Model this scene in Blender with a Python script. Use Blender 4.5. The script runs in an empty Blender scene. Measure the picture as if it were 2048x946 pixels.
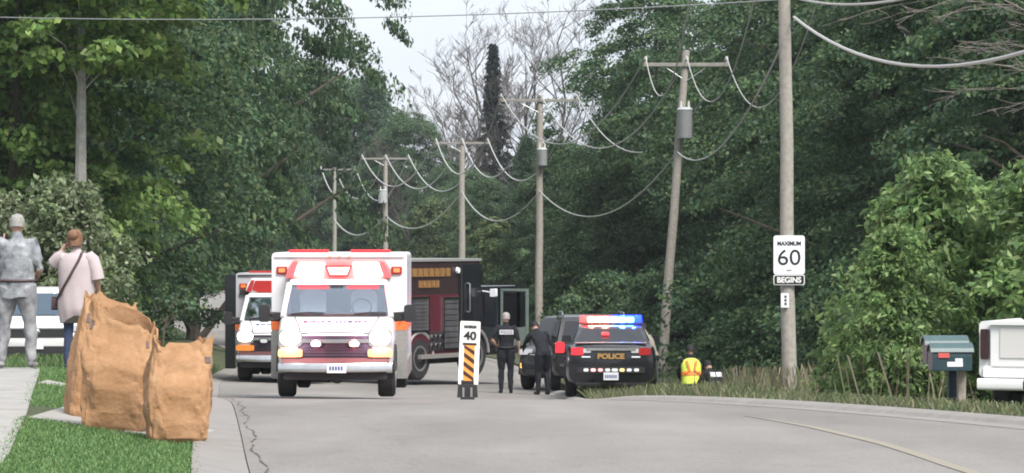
import bpy, bmesh, math, random
import numpy as np
from mathutils import Vector, Matrix, Euler

# ------------------------------------------------------------------ camera, world, sun, exposure
SC = bpy.context.scene
COL = SC.collection
EYE = 1.6
F = 6960.0                      # focal length in photograph pixels (2048 wide)
cam_d = bpy.data.cameras.new('camera')
cam_d.sensor_width = 36.0
cam_d.lens = 36.0 * F / 2048.0
cam_d.clip_start = 0.5
cam_d.clip_end = 6000
cam = bpy.data.objects.new('camera', cam_d)
COL.objects.link(cam)
cam.location = (0, 0, EYE)
cam.rotation_euler = (math.radians(90.0 + 0.016), 0, 0)
SC.camera = cam

SUN_EL, SUN_AZ = math.radians(52), math.radians(150)     # azimuth clockwise from +Y
W = bpy.data.worlds.new('World')
SC.world = W
W.use_nodes = True
nt = W.node_tree
nt.nodes.clear()
w_out = nt.nodes.new('ShaderNodeOutputWorld')
w_bg = nt.nodes.new('ShaderNodeBackground')
w_sky = nt.nodes.new('ShaderNodeTexSky')
w_sky.sky_type = 'NISHITA'
w_sky.sun_disc = False
w_sky.sun_elevation = SUN_EL
w_sky.sun_rotation = SUN_AZ
w_sky.air_density = 1.0
w_sky.dust_density = 4.0
w_sky.ozone_density = 1.0
w_tc = nt.nodes.new('ShaderNodeTexCoord')
w_map = nt.nodes.new('ShaderNodeMapping')
w_map.inputs['Scale'].default_value = (5.0, 5.0, 16.0)
w_noise = nt.nodes.new('ShaderNodeTexNoise')
w_noise.inputs['Scale'].default_value = 1.6
w_noise.inputs['Detail'].default_value = 6
w_ramp = nt.nodes.new('ShaderNodeValToRGB')
w_ramp.color_ramp.elements[0].position = 0.35
w_ramp.color_ramp.elements[0].color = (5.0, 5.45, 6.1, 1)
w_ramp.color_ramp.elements[1].position = 0.72
w_ramp.color_ramp.elements[1].color = (6.0, 6.15, 6.4, 1)
w_mix = nt.nodes.new('ShaderNodeMix')
w_mix.data_type = 'RGBA'
w_mix.inputs[0].default_value = 0.86                      # thick cloud over the clear sky
nt.links.new(w_tc.outputs['Generated'], w_map.inputs['Vector'])
nt.links.new(w_map.outputs['Vector'], w_noise.inputs['Vector'])
nt.links.new(w_noise.outputs['Fac'], w_ramp.inputs['Fac'])
nt.links.new(w_sky.outputs['Color'], w_mix.inputs[6])
nt.links.new(w_ramp.outputs['Color'], w_mix.inputs[7])
nt.links.new(w_mix.outputs[2], w_bg.inputs['Color'])
w_bg.inputs['Strength'].default_value = 0.05
nt.links.new(w_bg.outputs['Background'], w_out.inputs['Surface'])

sun_d = bpy.data.lights.new('sun', 'SUN')
sun_d.energy = 1.5
sun_d.angle = math.radians(26)
sun_d.color = (1.0, 0.96, 0.9)
sun = bpy.data.objects.new('sun', sun_d)
COL.objects.link(sun)
sd = Vector((math.sin(SUN_AZ) * math.cos(SUN_EL), math.cos(SUN_AZ) * math.cos(SUN_EL), math.sin(SUN_EL)))
sun.rotation_euler = sd.to_track_quat('Z', 'Y').to_euler()
sun.location = (20, -20, 60)

SC.view_settings.view_transform = 'Standard'
SC.view_settings.look = 'None'
SC.view_settings.gamma = 1.0
SC.view_settings.use_curve_mapping = False
SC.view_settings.exposure = 1.92
SC.render.engine = 'CYCLES'
SC.cycles.max_bounces = 6
SC.cycles.transparent_max_bounces = 12
SC.cycles.filter_width = 1.9                               # soft, digitally zoomed lens

# ------------------------------------------------------------------ materials
MATS = {}


def mat(name, col, rough=0.6, metal=0.0, spec=0.4, var=0.0, scale=8.0, bump=0.0, bscale=40.0,
        emit=None, estr=0.0, coat=0.0, col2=None, detail=5):
    if name in MATS:
        return MATS[name]
    m = bpy.data.materials.new(name)
    m.use_nodes = True
    t = m.node_tree
    b = t.nodes['Principled BSDF']
    b.inputs['Base Color'].default_value = (*col, 1)
    b.inputs['Roughness'].default_value = rough
    b.inputs['Metallic'].default_value = metal
    b.inputs['Specular IOR Level'].default_value = spec
    b.inputs['Coat Weight'].default_value = coat
    b.inputs['Coat Roughness'].default_value = 0.08
    if emit:
        b.inputs['Emission Color'].default_value = (*emit, 1)
        b.inputs['Emission Strength'].default_value = estr
    if var > 0 or col2 or bump > 0:
        tc = t.nodes.new('ShaderNodeTexCoord')
    if var > 0 or col2:
        n = t.nodes.new('ShaderNodeTexNoise')
        n.inputs['Scale'].default_value = scale
        n.inputs['Detail'].default_value = detail
        n.inputs['Roughness'].default_value = 0.65
        t.links.new(tc.outputs['Object'], n.inputs['Vector'])
        r = t.nodes.new('ShaderNodeValToRGB')
        r.color_ramp.elements[0].position = 0.3
        r.color_ramp.elements[1].position = 0.7
        c2 = col2 if col2 else tuple(min(1, c * (1 + var)) for c in col)
        c1 = col if col2 else tuple(c * (1 - var) for c in col)
        r.color_ramp.elements[0].color = (*c1, 1)
        r.color_ramp.elements[1].color = (*c2, 1)
        t.links.new(n.outputs['Fac'], r.inputs['Fac'])
        t.links.new(r.outputs['Color'], b.inputs['Base Color'])
    if bump > 0:
        n2 = t.nodes.new('ShaderNodeTexNoise')
        n2.inputs['Scale'].default_value = bscale
        n2.inputs['Detail'].default_value = 6
        t.links.new(tc.outputs['Object'], n2.inputs['Vector'])
        bp = t.nodes.new('ShaderNodeBump')
        bp.inputs['Strength'].default_value = bump
        bp.inputs['Distance'].default_value = 0.02
        t.links.new(n2.outputs['Fac'], bp.inputs['Height'])
        t.links.new(bp.outputs['Normal'], b.inputs['Normal'])
    MATS[name] = m
    return m


def glass_mat(name, tint, mixf=0.55, rough=0.03):
    if name in MATS:
        return MATS[name]
    m = bpy.data.materials.new(name)
    m.use_nodes = True
    t = m.node_tree
    t.nodes.clear()
    o = t.nodes.new('ShaderNodeOutputMaterial')
    tr = t.nodes.new('ShaderNodeBsdfTransparent')
    tr.inputs['Color'].default_value = (*tint, 1)
    gl = t.nodes.new('ShaderNodeBsdfGlossy')
    gl.inputs['Roughness'].default_value = rough
    gl.inputs['Color'].default_value = (0.9, 0.93, 1, 1)
    fr = t.nodes.new('ShaderNodeFresnel')
    fr.inputs['IOR'].default_value = 1.5
    mr = t.nodes.new('ShaderNodeMath')
    mr.operation = 'MULTIPLY_ADD'
    mr.inputs[1].default_value = 1.0
    mr.inputs[2].default_value = mixf
    mx = t.nodes.new('ShaderNodeMixShader')
    t.links.new(fr.outputs['Fac'], mr.inputs[0])
    t.links.new(mr.outputs['Value'], mx.inputs['Fac'])
    t.links.new(tr.outputs['BSDF'], mx.inputs[1])
    t.links.new(gl.outputs['BSDF'], mx.inputs[2])
    t.links.new(mx.outputs['Shader'], o.inputs['Surface'])
    MATS[name] = m
    return m


def leaf_mat(name, gain=(1, 1, 1), trans=0.3, rough=0.55):
    """leaf colour from the per-leaf colour attribute, some light let through"""
    if name in MATS:
        return MATS[name]
    m = bpy.data.materials.new(name)
    m.use_nodes = True
    t = m.node_tree
    b = t.nodes['Principled BSDF']
    o = t.nodes['Material Output']
    b.inputs['Roughness'].default_value = rough
    b.inputs['Specular IOR Level'].default_value = 0.35
    at = t.nodes.new('ShaderNodeAttribute')
    at.attribute_name = 'leafcol'
    ob = t.nodes.new('ShaderNodeObjectInfo')
    hs = t.nodes.new('ShaderNodeHueSaturation')
    mp = t.nodes.new('ShaderNodeMapRange')
    mp.inputs['To Min'].default_value = 0.8
    mp.inputs['To Max'].default_value = 1.2
    t.links.new(ob.outputs['Random'], mp.inputs['Value'])
    t.links.new(mp.outputs['Result'], hs.inputs['Value'])
    mg = t.nodes.new('ShaderNodeMix')
    mg.data_type = 'RGBA'
    mg.blend_type = 'MULTIPLY'
    mg.inputs[0].default_value = 1.0
    mg.inputs[7].default_value = (*gain, 1)
    t.links.new(at.outputs['Color'], mg.inputs[6])
    t.links.new(mg.outputs[2], hs.inputs['Color'])
    t.links.new(hs.outputs['Color'], b.inputs['Base Color'])
    tl = t.nodes.new('ShaderNodeBsdfTranslucent')
    t.links.new(hs.outputs['Color'], tl.inputs['Color'])
    mx = t.nodes.new('ShaderNodeMixShader')
    mx.inputs['Fac'].default_value = trans
    t.links.new(b.outputs['BSDF'], mx.inputs[1])
    t.links.new(tl.outputs['BSDF'], mx.inputs[2])
    t.links.new(mx.outputs['Shader'], o.inputs['Surface'])
    MATS[name] = m
    return m


# ------------------------------------------------------------------ mesh helpers
def tag(o, label=None, cat=None, group=None, kind=None):
    if label:
        o['label'] = label
    if cat:
        o['category'] = cat
    if group:
        o['group'] = group
    if kind:
        o['kind'] = kind
    return o


def empty(name, loc=(0, 0, 0), rz=0.0, label=None, cat=None, group=None):
    o = bpy.data.objects.new(name, None)
    o.empty_display_size = 0.2
    COL.objects.link(o)
    o.location = loc
    o.rotation_euler = (0, 0, rz)
    return tag(o, label, cat, group)


class MB:
    def __init__(self):
        self.v, self.f, self.m = [], [], []
        self.mi = 0

    def add(self, vs, fs):
        n = len(self.v)
        self.v += [tuple(p) for p in vs]
        for q in fs:
            self.f.append(tuple(n + i for i in q))
            self.m.append(self.mi)
        return self

    def box(self, c, s, rot=None, taper=(1, 1)):
        hx, hy, hz = s[0] / 2, s[1] / 2, s[2] / 2
        vs = []
        for z, k in ((-hz, (1, 1)), (hz, taper)):
            for x, y in ((-hx, -hy), (hx, -hy), (hx, hy), (-hx, hy)):
                p = Vector((x * k[0], y * k[1], z))
                if rot:
                    p = Euler(rot).to_matrix() @ p
                vs.append((p.x + c[0], p.y + c[1], p.z + c[2]))
        return self.add(vs, [(3, 2, 1, 0), (4, 5, 6, 7), (0, 1, 5, 4), (1, 2, 6, 5), (2, 3, 7, 6), (3, 0, 4, 7)])

    def rbox(self, c, s, r=0.03, axis='y'):
        """box with its four edges along one axis rounded off"""
        k = {'x': 0, 'y': 1, 'z': 2}[axis]
        a, b = [i for i in range(3) if i != k]
        ha, hb, hk = s[a] / 2, s[b] / 2, s[k] / 2
        r = min(r, ha * .99, hb * .99)
        ring = []
        for sx, sy, a0 in ((1, 1, 0), (-1, 1, 90), (-1, -1, 180), (1, -1, 270)):
            for j in range(4):
                an = math.radians(a0 + j * 30)
                ring.append((sx * (ha - r) + r * math.cos(an), sy * (hb - r) + r * math.sin(an)))
        n = len(ring)
        vs = []
        for e in (-hk, hk):
            for u, w in ring:
                p = [0, 0, 0]
                p[a], p[b], p[k] = u, w, e
                vs.append((p[0] + c[0], p[1] + c[1], p[2] + c[2]))
        fs = [tuple(range(n))[::-1], tuple(range(n, 2 * n))]
        fs += [(i, (i + 1) % n, n + (i + 1) % n, n + i) for i in range(n)]
        return self.add(vs, fs)

    def tube(self, pts, rad, n=8, cap=True):
        pts = [Vector(p) for p in pts]
        if not isinstance(rad, (list, tuple)):
            rad = [rad] * len(pts)
        rings = []
        prev = None
        for i, p in enumerate(pts):
            d = (pts[min(i + 1, len(pts) - 1)] - pts[max(i - 1, 0)])
            if d.length < 1e-9:
                d = Vector((0, 0, 1))
            d.normalize()
            if prev is None:
                up = Vector((0, 0, 1)) if abs(d.z) < .9 else Vector((1, 0, 0))
                a = d.cross(up).normalized()
            else:
                a = (prev - d * prev.dot(d)).normalized()
            prev = a
            b = d.cross(a)
            rings.append([p + (a * math.cos(2 * math.pi * k / n) + b * math.sin(2 * math.pi * k / n)) * rad[i] for k in range(n)])
        return self.loft(rings, cap)

    def loft(self, rings, cap=True, closed=True):
        n = len(rings[0])
        vs = [p for r in rings for p in r]
        fs = []
        for i in range(len(rings) - 1):
            for k in range(n if closed else n - 1):
                a, b = i * n + k, i * n + (k + 1) % n
                fs.append((a, b, b + n, a + n))
        if cap:
            fs.append(tuple(range(n))[::-1])
            fs.append(tuple(range((len(rings) - 1) * n, len(rings) * n)))
        return self.add(vs, fs)

    def cyl(self, p0, p1, r0, r1=None, n=14):
        return self.tube([p0, p1], [r0, r0 if r1 is None else r1], n)

    def ball(self, c, r, n=10, m=7):
        if not isinstance(r, (tuple, list)):
            r = (r, r, r)
        rings = []
        for i in range(m + 1):
            th = math.pi * (i / m) * 0.998 + 0.003
            rings.append([(c[0] + r[0] * math.sin(th) * math.cos(2 * math.pi * k / n),
                           c[1] + r[1] * math.sin(th) * math.sin(2 * math.pi * k / n),
                           c[2] - r[2] * math.cos(th)) for k in range(n)])
        return self.loft(rings)

    def prism(self, poly, axis, lo, hi):
        k = {'x': 0, 'y': 1, 'z': 2}[axis]
        a, b = [i for i in range(3) if i != k]
        n = len(poly)
        vs = []
        for e in (lo, hi):
            for u, w in poly:
                p = [0, 0, 0]
                p[a], p[b], p[k] = u, w, e
                vs.append(tuple(p))
        fs = [tuple(range(n))[::-1], tuple(range(n, 2 * n))]
        fs += [(i, (i + 1) % n, n + (i + 1) % n, n + i) for i in range(n)]
        return self.add(vs, fs)

    def panel(self, pts, off, th=0.01):
        """thick panel from a polygon, shifted along off (unit vector) by th"""
        o = Vector(off) * th
        n = len(pts)
        vs = [tuple(Vector(p)) for p in pts] + [tuple(Vector(p) + o) for p in pts]
        fs = [tuple(range(n))[::-1], tuple(range(n, 2 * n))]
        fs += [(i, (i + 1) % n, n + (i + 1) % n, n + i) for i in range(n)]
        return self.add(vs, fs)

    def build(self, name, m, parent=None, smooth=False, bevel=0.0, loc=None, fixn=True):
        me = bpy.data.meshes.new(name)
        me.from_pydata(self.v, [], self.f)
        ms = m if isinstance(m, (list, tuple)) else [m]
        for x in ms:
            me.materials.append(x)
        if len(ms) > 1:
            me.polygons.foreach_set('material_index', self.m)
        if fixn or bevel:
            bm = bmesh.new()
            bm.from_mesh(me)
            if bevel:
                es = [e for e in bm.edges if len(e.link_faces) == 2 and e.calc_face_angle(0) > 0.6]
                bmesh.ops.bevel(bm, geom=es, offset=bevel, segments=2, affect='EDGES', profile=0.6, clamp_overlap=True)
            bmesh.ops.recalc_face_normals(bm, faces=bm.faces[:])
            bm.to_mesh(me)
            bm.free()
        me.update()
        o = bpy.data.objects.new(name, me)
        COL.objects.link(o)
        if smooth:
            shade(me)
        if parent:
            o.parent = parent
        if loc:
            o.location = loc
        return o


def shade(me, ang=38):
    me.polygons.foreach_set('use_smooth', [True] * len(me.polygons))
    try:
        me.set_sharp_from_angle(angle=math.radians(ang))
    except Exception:
        pass


def children(o):
    return [c for c in bpy.data.objects if c.parent == o]


def copy_tree(o, parent=None):
    c = o.copy()
    COL.objects.link(c)
    c.parent = parent
    for ch in children(o):
        copy_tree(ch, c)
    return c


def text(name, s, size, m, parent, loc, rot, depth=0.004, mirror=False, width=None, spacing=1.0, bold=0.0, height=None):
    cu = bpy.data.curves.new(name, 'FONT')
    cu.body = s
    cu.size = size
    cu.align_x = 'CENTER'
    cu.align_y = 'CENTER'
    cu.extrude = depth
    cu.offset = bold
    cu.space_character = spacing
    to = bpy.data.objects.new(name, cu)
    COL.objects.link(to)
    dg = bpy.context.evaluated_depsgraph_get()
    me = bpy.data.meshes.new_from_object(to.evaluated_get(dg))
    bpy.data.objects.remove(to)
    bpy.data.curves.remove(cu)
    co = np.empty(len(me.vertices) * 3)
    me.vertices.foreach_get('co', co)
    co = co.reshape(-1, 3)
    mid = (co.min(0) + co.max(0)) / 2
    co[:, 0] -= mid[0]
    co[:, 1] -= mid[1]
    if width:
        co[:, 0] *= width / (co[:, 0].max() - co[:, 0].min())
    if height:
        co[:, 1] *= height / (co[:, 1].max() - co[:, 1].min())
    if mirror:
        co[:, 0] *= -1
    me.vertices.foreach_set('co', co.ravel())
    if mirror:
        me.flip_normals()
    me.materials.clear()
    me.materials.append(m)
    o = bpy.data.objects.new(name, me)
    COL.objects.link(o)
    o.parent = parent
    o.location = loc
    o.rotation_euler = rot
    return o


# ------------------------------------------------------------------ terrain shape
def lerp_tab(tab, x):
    return float(np.interp(x, [a for a, b in tab], [b for a, b in tab]))


XC = [(-40, 7.6), (0, 4.5), (24, 2.2), (48, 0.15), (60, -1.05), (80, -2.7), (118, -4.6), (150, -8.0), (205, -15.2),
      (252, -22.5), (310, -29.5), (360, -37.0), (420, -50.0), (520, -80), (800, -190)]
PZ = [(-60, 0.35), (0, 0.12), (25, 0.0), (30, -.0996), (35, -.2233), (40, -.371), (45, -.543), (50, -.739), (55, -.96),
      (58, -1.105), (61, -1.265), (65, -1.44), (70, -1.63), (75, -1.76), (80, -1.86), (90, -2.05), (118, -2.6), (150, -3.2), (200, -3.8),
      (250, -3.9), (300, -3.6), (340, -2.9), (420, -0.6), (520, 2.0), (900, 5), (3000, 8)]


def smooth_tab(tab):
    xs = np.array([a for a, b in tab], float)
    ys = np.array([b for a, b in tab], float)
    q = np.arange(xs[0], 900, 1.0)
    v = np.interp(q, xs, ys)
    k = np.ones(7) / 7
    v2 = np.convolve(np.pad(v, 3, mode='edge'), k, 'valid')
    return q, v2


_qx, _vx = smooth_tab(XC)
_qz, _vz = smooth_tab(PZ)


def xc(y):
    return float(np.interp(y, _qx, _vx))


def pz(y):
    return float(np.interp(y, _qz, _vz))


def sstep(a, b, x):
    t = min(1, max(0, (x - a) / (b - a)))
    return t * t * (3 - 2 * t)


HW = 4.0
BANK = [(0, .1), (24, .1), (30, .16), (41, .44), (60, .42), (75, .3), (110, .35), (200, .3), (400, .3)]
TILT = [(0, 0), (50, .0), (62, .012), (72, .03), (90, .03), (130, .0), (900, 0)]


UR = [(-60, 4.3), (0, 4.3), (24, 3.95), (28, 3.65), (32.5, 3.3), (36, 2.95), (41, 2.62), (45, 2.36), (50, 2.1), (56, 2.3), (60, 2.55), (72, 3.2), (85, 3.8), (100, 4), (900, 4)]
_qu, _vu = smooth_tab(UR)


def ur(y):
    return float(np.interp(y, _qu, _vu))


def mapu(u, y):
    if u <= 0:
        return u
    return u * ur(y) / HW if u <= 4.02 else u - (HW - ur(y))


def zt(x, y):
    u = x - xc(y)
    z = pz(y) - lerp_tab(TILT, y) * max(-6, min(6, u))
    if u < -HW:
        z += lerp_tab(BANK, y) * sstep(HW + .3, HW + 2.0, -u)
        z += 0.03 * max(0, -u - 12)
    v = u - ur(y)
    if v > 0:
        z += 0.06 * sstep(0, .4, v) - 0.36 * sstep(1.2, 3.0, v) + 0.25 * sstep(7, 11, v)
        z += 0.03 * max(0, v - 8)
    return z


def P(px, py, y):
    return Vector(((px - 1024) / F * y, y, EYE + (475 - py) / F * y))


YS = sorted(set(list(np.arange(-40, 16, 6.0)) + list(np.arange(16, 100, 0.75)) + list(np.arange(100, 360, 5.0)) + list(np.arange(360, 620, 20.0))))


def strip(name, us, m, dz, parent=None, ys=YS, kind='structure', thick=None, wav=0.0):
    """sheet following the road; us = list of (u, extra z) across"""
    mb = MB()
    n = len(us)
    vs = []
    for y in ys:
        for u, e in us:
            x = xc(y) + mapu(u, y) + (wav * math.sin(y * 2.3 + u) if wav else 0)
            vs.append((x, y, zt(x, y) + e + dz))
    fs = []
    for i in range(len(ys) - 1):
        for k in range(n - 1):
            fs.append((i * n + k, i * n + k + 1, (i + 1) * n + k + 1, (i + 1) * n + k))
    mb.add(vs, fs)
    o = mb.build(name, m, parent, smooth=True, fixn=False)
    if kind and not parent:
        tag(o, kind=kind)
    return o

# ------------------------------------------------------------------ setting: ground, road, kerbs, pavement
def asphalt_mat():
    m = mat('asphalt', (0.17, 0.165, 0.16), 0.85, spec=0.3, bump=0.35, bscale=60)
    t = m.node_tree
    b = t.nodes['Principled BSDF']
    tc = t.nodes.new('ShaderNodeTexCoord')

    def noise(scale, stretch=(1, 1, 1), detail=5):
        mp = t.nodes.new('ShaderNodeMapping')
        mp.inputs['Scale'].default_value = stretch
        t.links.new(tc.outputs['Object'], mp.inputs['Vector'])
        n = t.nodes.new('ShaderNodeTexNoise')
        n.inputs['Scale'].default_value = scale
        n.inputs['Detail'].default_value = detail
        n.inputs['Roughness'].default_value = 0.7
        t.links.new(mp.outputs['Vector'], n.inputs['Vector'])
        return n

    def ramp(src, p0, c0, p1, c1):
        r = t.nodes.new('ShaderNodeValToRGB')
        r.color_ramp.elements[0].position = p0
        r.color_ramp.elements[0].color = (*c0, 1)
        r.color_ramp.elements[1].position = p1
        r.color_ramp.elements[1].color = (*c1, 1)
        t.links.new(src, r.inputs['Fac'])
        return r

    def mul(a, bb):
        x = t.nodes.new('ShaderNodeMix')
        x.data_type = 'RGBA'
        x.blend_type = 'MULTIPLY'
        x.inputs[0].default_value = 1
        t.links.new(a, x.inputs[6])
        t.links.new(bb, x.inputs[7])
        return x.outputs[2]
    base = ramp(noise(0.5, (1, .35, 1)).outputs['Fac'], .3, (0.192, 0.181, 0.171), .72, (0.252, 0.240, 0.227))
    blot = ramp(noise(.16, (2.2, .22, 1), 3).outputs['Fac'], .36, (.86, .86, .86), .6, (1.05, 1.05, 1.05))
    fine = ramp(noise(38, detail=3).outputs['Fac'], .3, (.72, .72, .72), .7, (1.18, 1.18, 1.18))
    # cracks: thin edges of a distorted voronoi, only in places
    vm = t.nodes.new('ShaderNodeMapping')
    vm.inputs['Scale'].default_value = (1.0, 0.5, 1)
    dn = noise(1.4)
    ad = t.nodes.new('ShaderNodeVectorMath')
    ad.operation = 'MULTIPLY_ADD'
    ad.inputs[1].default_value = (.9, .9, 0)
    t.links.new(dn.outputs['Color'], ad.inputs[0])
    t.links.new(tc.outputs['Object'], ad.inputs[2])
    t.links.new(ad.outputs['Vector'], vm.inputs['Vector'])
    vo = t.nodes.new('ShaderNodeTexVoronoi')
    vo.feature = 'DISTANCE_TO_EDGE'
    vo.inputs['Scale'].default_value = 0.22
    t.links.new(vm.outputs['Vector'], vo.inputs['Vector'])
    crack = ramp(vo.outputs['Distance'], .001, (.8, .8, .8), .004, (1, 1, 1))
    t.links.new(mul(mul(mul(base.outputs['Color'], blot.outputs['Color']), fine.outputs['Color']), crack.outputs['Color']), b.inputs['Base Color'])
    return m


M_ASPHALT = asphalt_mat()
M_CONC = mat('concrete', (0.29, 0.28, 0.265), 0.85, var=.16, scale=2.5, bump=.2, bscale=50)
M_CURB = mat('curb_concrete', (0.225, 0.212, 0.20), 0.85, var=.14, scale=3.0, bump=.2, bscale=50)
M_TAR = mat('joint_tar', (0.085, 0.08, 0.076), 0.9)
M_SOIL = mat('soil_grass', (0.045, 0.06, 0.025), 0.95, col2=(0.075, 0.085, 0.04), scale=1.5, bump=.5, bscale=12)
M_YEL = mat('worn_yellow_paint', (0.262, 0.228, 0.178), 0.85, col2=(0.232, 0.215, 0.187), scale=9)

gu = [-160, -100, -60, -40, -28, -20, -16, -13, -11, -9.5, -8.2, -7.4, -6.8, -6.2, -5.8, -5.4, -5.0, -4.7, -4.36]
gur = [4.5, 4.8, 5.1, 5.5, 6, 6.5, 7, 7.6, 8.2, 9, 10, 11.5, 13, 16, 20, 28, 40, 60, 100, 160]
strip('ground', [(u, 0) for u in gu] + [(-4.34, -.3), (4.48, -.3)] + [(u, 0) for u in gur], M_SOIL, 0.0)
strip('road', [(-4.02, 0)] + [(u, 0) for u in (-3, -2, -1, 0, 1, 2, 3)] + [(4.02, 0)], M_ASPHALT, 0.0)
strip('gutter', [(-4.42, .03), (-4.36, .035), (-4.2, .012), (-4.03, -.004), (-4.0, -.06)], M_CURB, 0.004)
# dark tar joint between gutter and road: broken, wandering
mb = MB()
rj = random.Random(4)
yy = 18.0
while yy < 62:
    ln = rj.uniform(.25, .9)
    n = 4
    for i in range(n):
        y0, y1 = yy + ln * i / n, yy + ln * (i + 1) / n
        w = rj.uniform(.003, .011)
        a, b = [xc(q) - 3.93 + .03 * math.sin(q * 1.1) + .012 * math.sin(q * 3.7) for q in (y0, y1)]
        mb.add([(a - w, y0, zt(a, y0) + .006), (a + w, y0, zt(a, y0) + .006), (b + w * .9, y1, zt(b, y1) + .006), (b - w * .9, y1, zt(b, y1) + .006)], [(0, 1, 2, 3)])
    yy += ln + rj.uniform(-.05, .6)
tag(mb.build('road_joint', M_TAR, fixn=False), kind='structure')
# right kerb: gutter pan, face, top
strip('kerb', [(3.62, 0.0), (3.98, .004), (4.0, .006), (4.03, .034), (4.06, .04), (4.2, .04), (4.3, .01), (4.36, -.12), (4.5, -.3)], M_CURB, 0.004)
# faded yellow centre line
mb = MB()
YL = [(14, 3.6), (24.5, 3.08), (28, 2.98), (32, 2.78), (38, 2.3), (44, 1.75), (50, 1.1), (54, .62)]
prev = None
for y in np.arange(15, 37, .5):
    x = lerp_tab(YL, y)
    hw_ = .055 * min(1, max(.05, (37.5 - y) / 6))
    row = [(x - hw_, y, zt(x, y) + .005), (x + hw_, y, zt(x, y) + .005)]
    if prev:
        mb.add(prev + [row[1], row[0]], [(0, 1, 2, 3)])
    prev = row
tag(mb.build('road_marking', M_YEL, fixn=False), kind='structure')

# sidewalk of separate concrete slabs beside the lawn
SWR = [(8, -1.9), (23.6, -3.42), (29.7, -4.15), (41, -5.55), (46, -6.3), (52, -7.2)]     # right edge of the sidewalk


def slab(parent, c4, th=0.08):
    mb = MB()
    top = [Vector((x, y, zt(x, y) + .03)) for x, y in c4]
    mb.add([tuple(p) for p in top] + [tuple(p - Vector((0, 0, th))) for p in top],
           [(0, 1, 2, 3), (7, 6, 5, 4), (0, 4, 5, 1), (1, 5, 6, 2), (2, 6, 7, 3), (3, 7, 4, 0)])
    return mb.build('slab', M_CONC, parent, bevel=.008)


sw = tag(empty('sidewalk'), kind='structure')
y = 9.0
while y < 48:
    y1 = y + 1.5
    g = .012
    a, b = lerp_tab(SWR, y + g), lerp_tab(SWR, y1 - g)
    slab(sw, [(a - 1.5, y + g), (a, y + g), (b, y1 - g), (b - 1.5, y1 - g)])
    y = y1
# two short walkways running from the sidewalk across the lawn to the gutter
wk = tag(empty('walkway'), kind='structure')
for ya, yb, wdt in ((29.3, 28.15, 2.3), (36.4, 35.6, .7)):
    xa, xb = lerp_tab(SWR, ya) + .02, xc(yb) - 4.44
    n = 2
    for i in range(n):
        t0, t1 = i / n + .004, (i + 1) / n - .004
        x0, x1 = xa + (xb - xa) * t0, xa + (xb - xa) * t1
        q0, q1 = ya + (yb - ya) * t0, ya + (yb - ya) * t1
        slab(wk, [(x0, q0), (x1, q1), (x1, q1 + wdt), (x0, q0 + wdt)])

# ------------------------------------------------------------------ leaves, grass
RNG = np.random.default_rng(7)


def poly_mesh(name, quads, cols, m):
    """quads: (N,4,3) array, cols: (N,3)"""
    n = len(quads)
    me = bpy.data.meshes.new(name)
    me.vertices.add(n * 4)
    me.vertices.foreach_set('co', quads.astype(np.float32).ravel())
    me.loops.add(n * 4)
    me.loops.foreach_set('vertex_index', np.arange(n * 4, dtype=np.int32))
    me.polygons.add(n)
    me.polygons.foreach_set('loop_start', np.arange(0, n * 4, 4, dtype=np.int32))
    a = me.attributes.new('leafcol', 'FLOAT_COLOR', 'POINT')
    c = np.ones((n, 4, 4), np.float32)
    c[:, :, :3] = cols[:, None, :]
    a.data.foreach_set('color', c.ravel())
    me.materials.append(m)
    me.update(calc_edges=True)
    return me


def unit(v):
    return v / np.maximum(np.linalg.norm(v, axis=-1, keepdims=True), 1e-9)


def leaf_quads(cen, nrm, size, aspect, rng, dirbias=None):
    n = len(cen)
    t = rng.normal(size=(n, 3))
    if dirbias is not None:
        t = t * .6 + dirbias
    t = unit(t - nrm * np.sum(t * nrm, -1, keepdims=True))
    b = np.cross(nrm, t)
    s = size[:, None]
    q = np.empty((n, 4, 3))
    q[:, 0] = cen - t * s * .5
    q[:, 1] = cen + b * s * aspect * .5 + t * s * .05
    q[:, 2] = cen + t * s * .5 - nrm * s * .12
    q[:, 3] = cen - b * s * aspect * .5 + t * s * .05
    return q


def palette(n, rng, cols, w):
    k = rng.choice(len(cols), n, p=np.array(w) / sum(w))
    c = np.array(cols)[k]
    c = c * rng.uniform(.75, 1.25, (n, 1)) * rng.uniform(.93, 1.07, (n, 3))
    return c


GREEN = [(.064, .124, .058), (.086, .150, .065), (.120, .180, .074), (.048, .100, .058), (.155, .195, .092)]
GW = [4, 4, 2.2, 3, .8]


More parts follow.
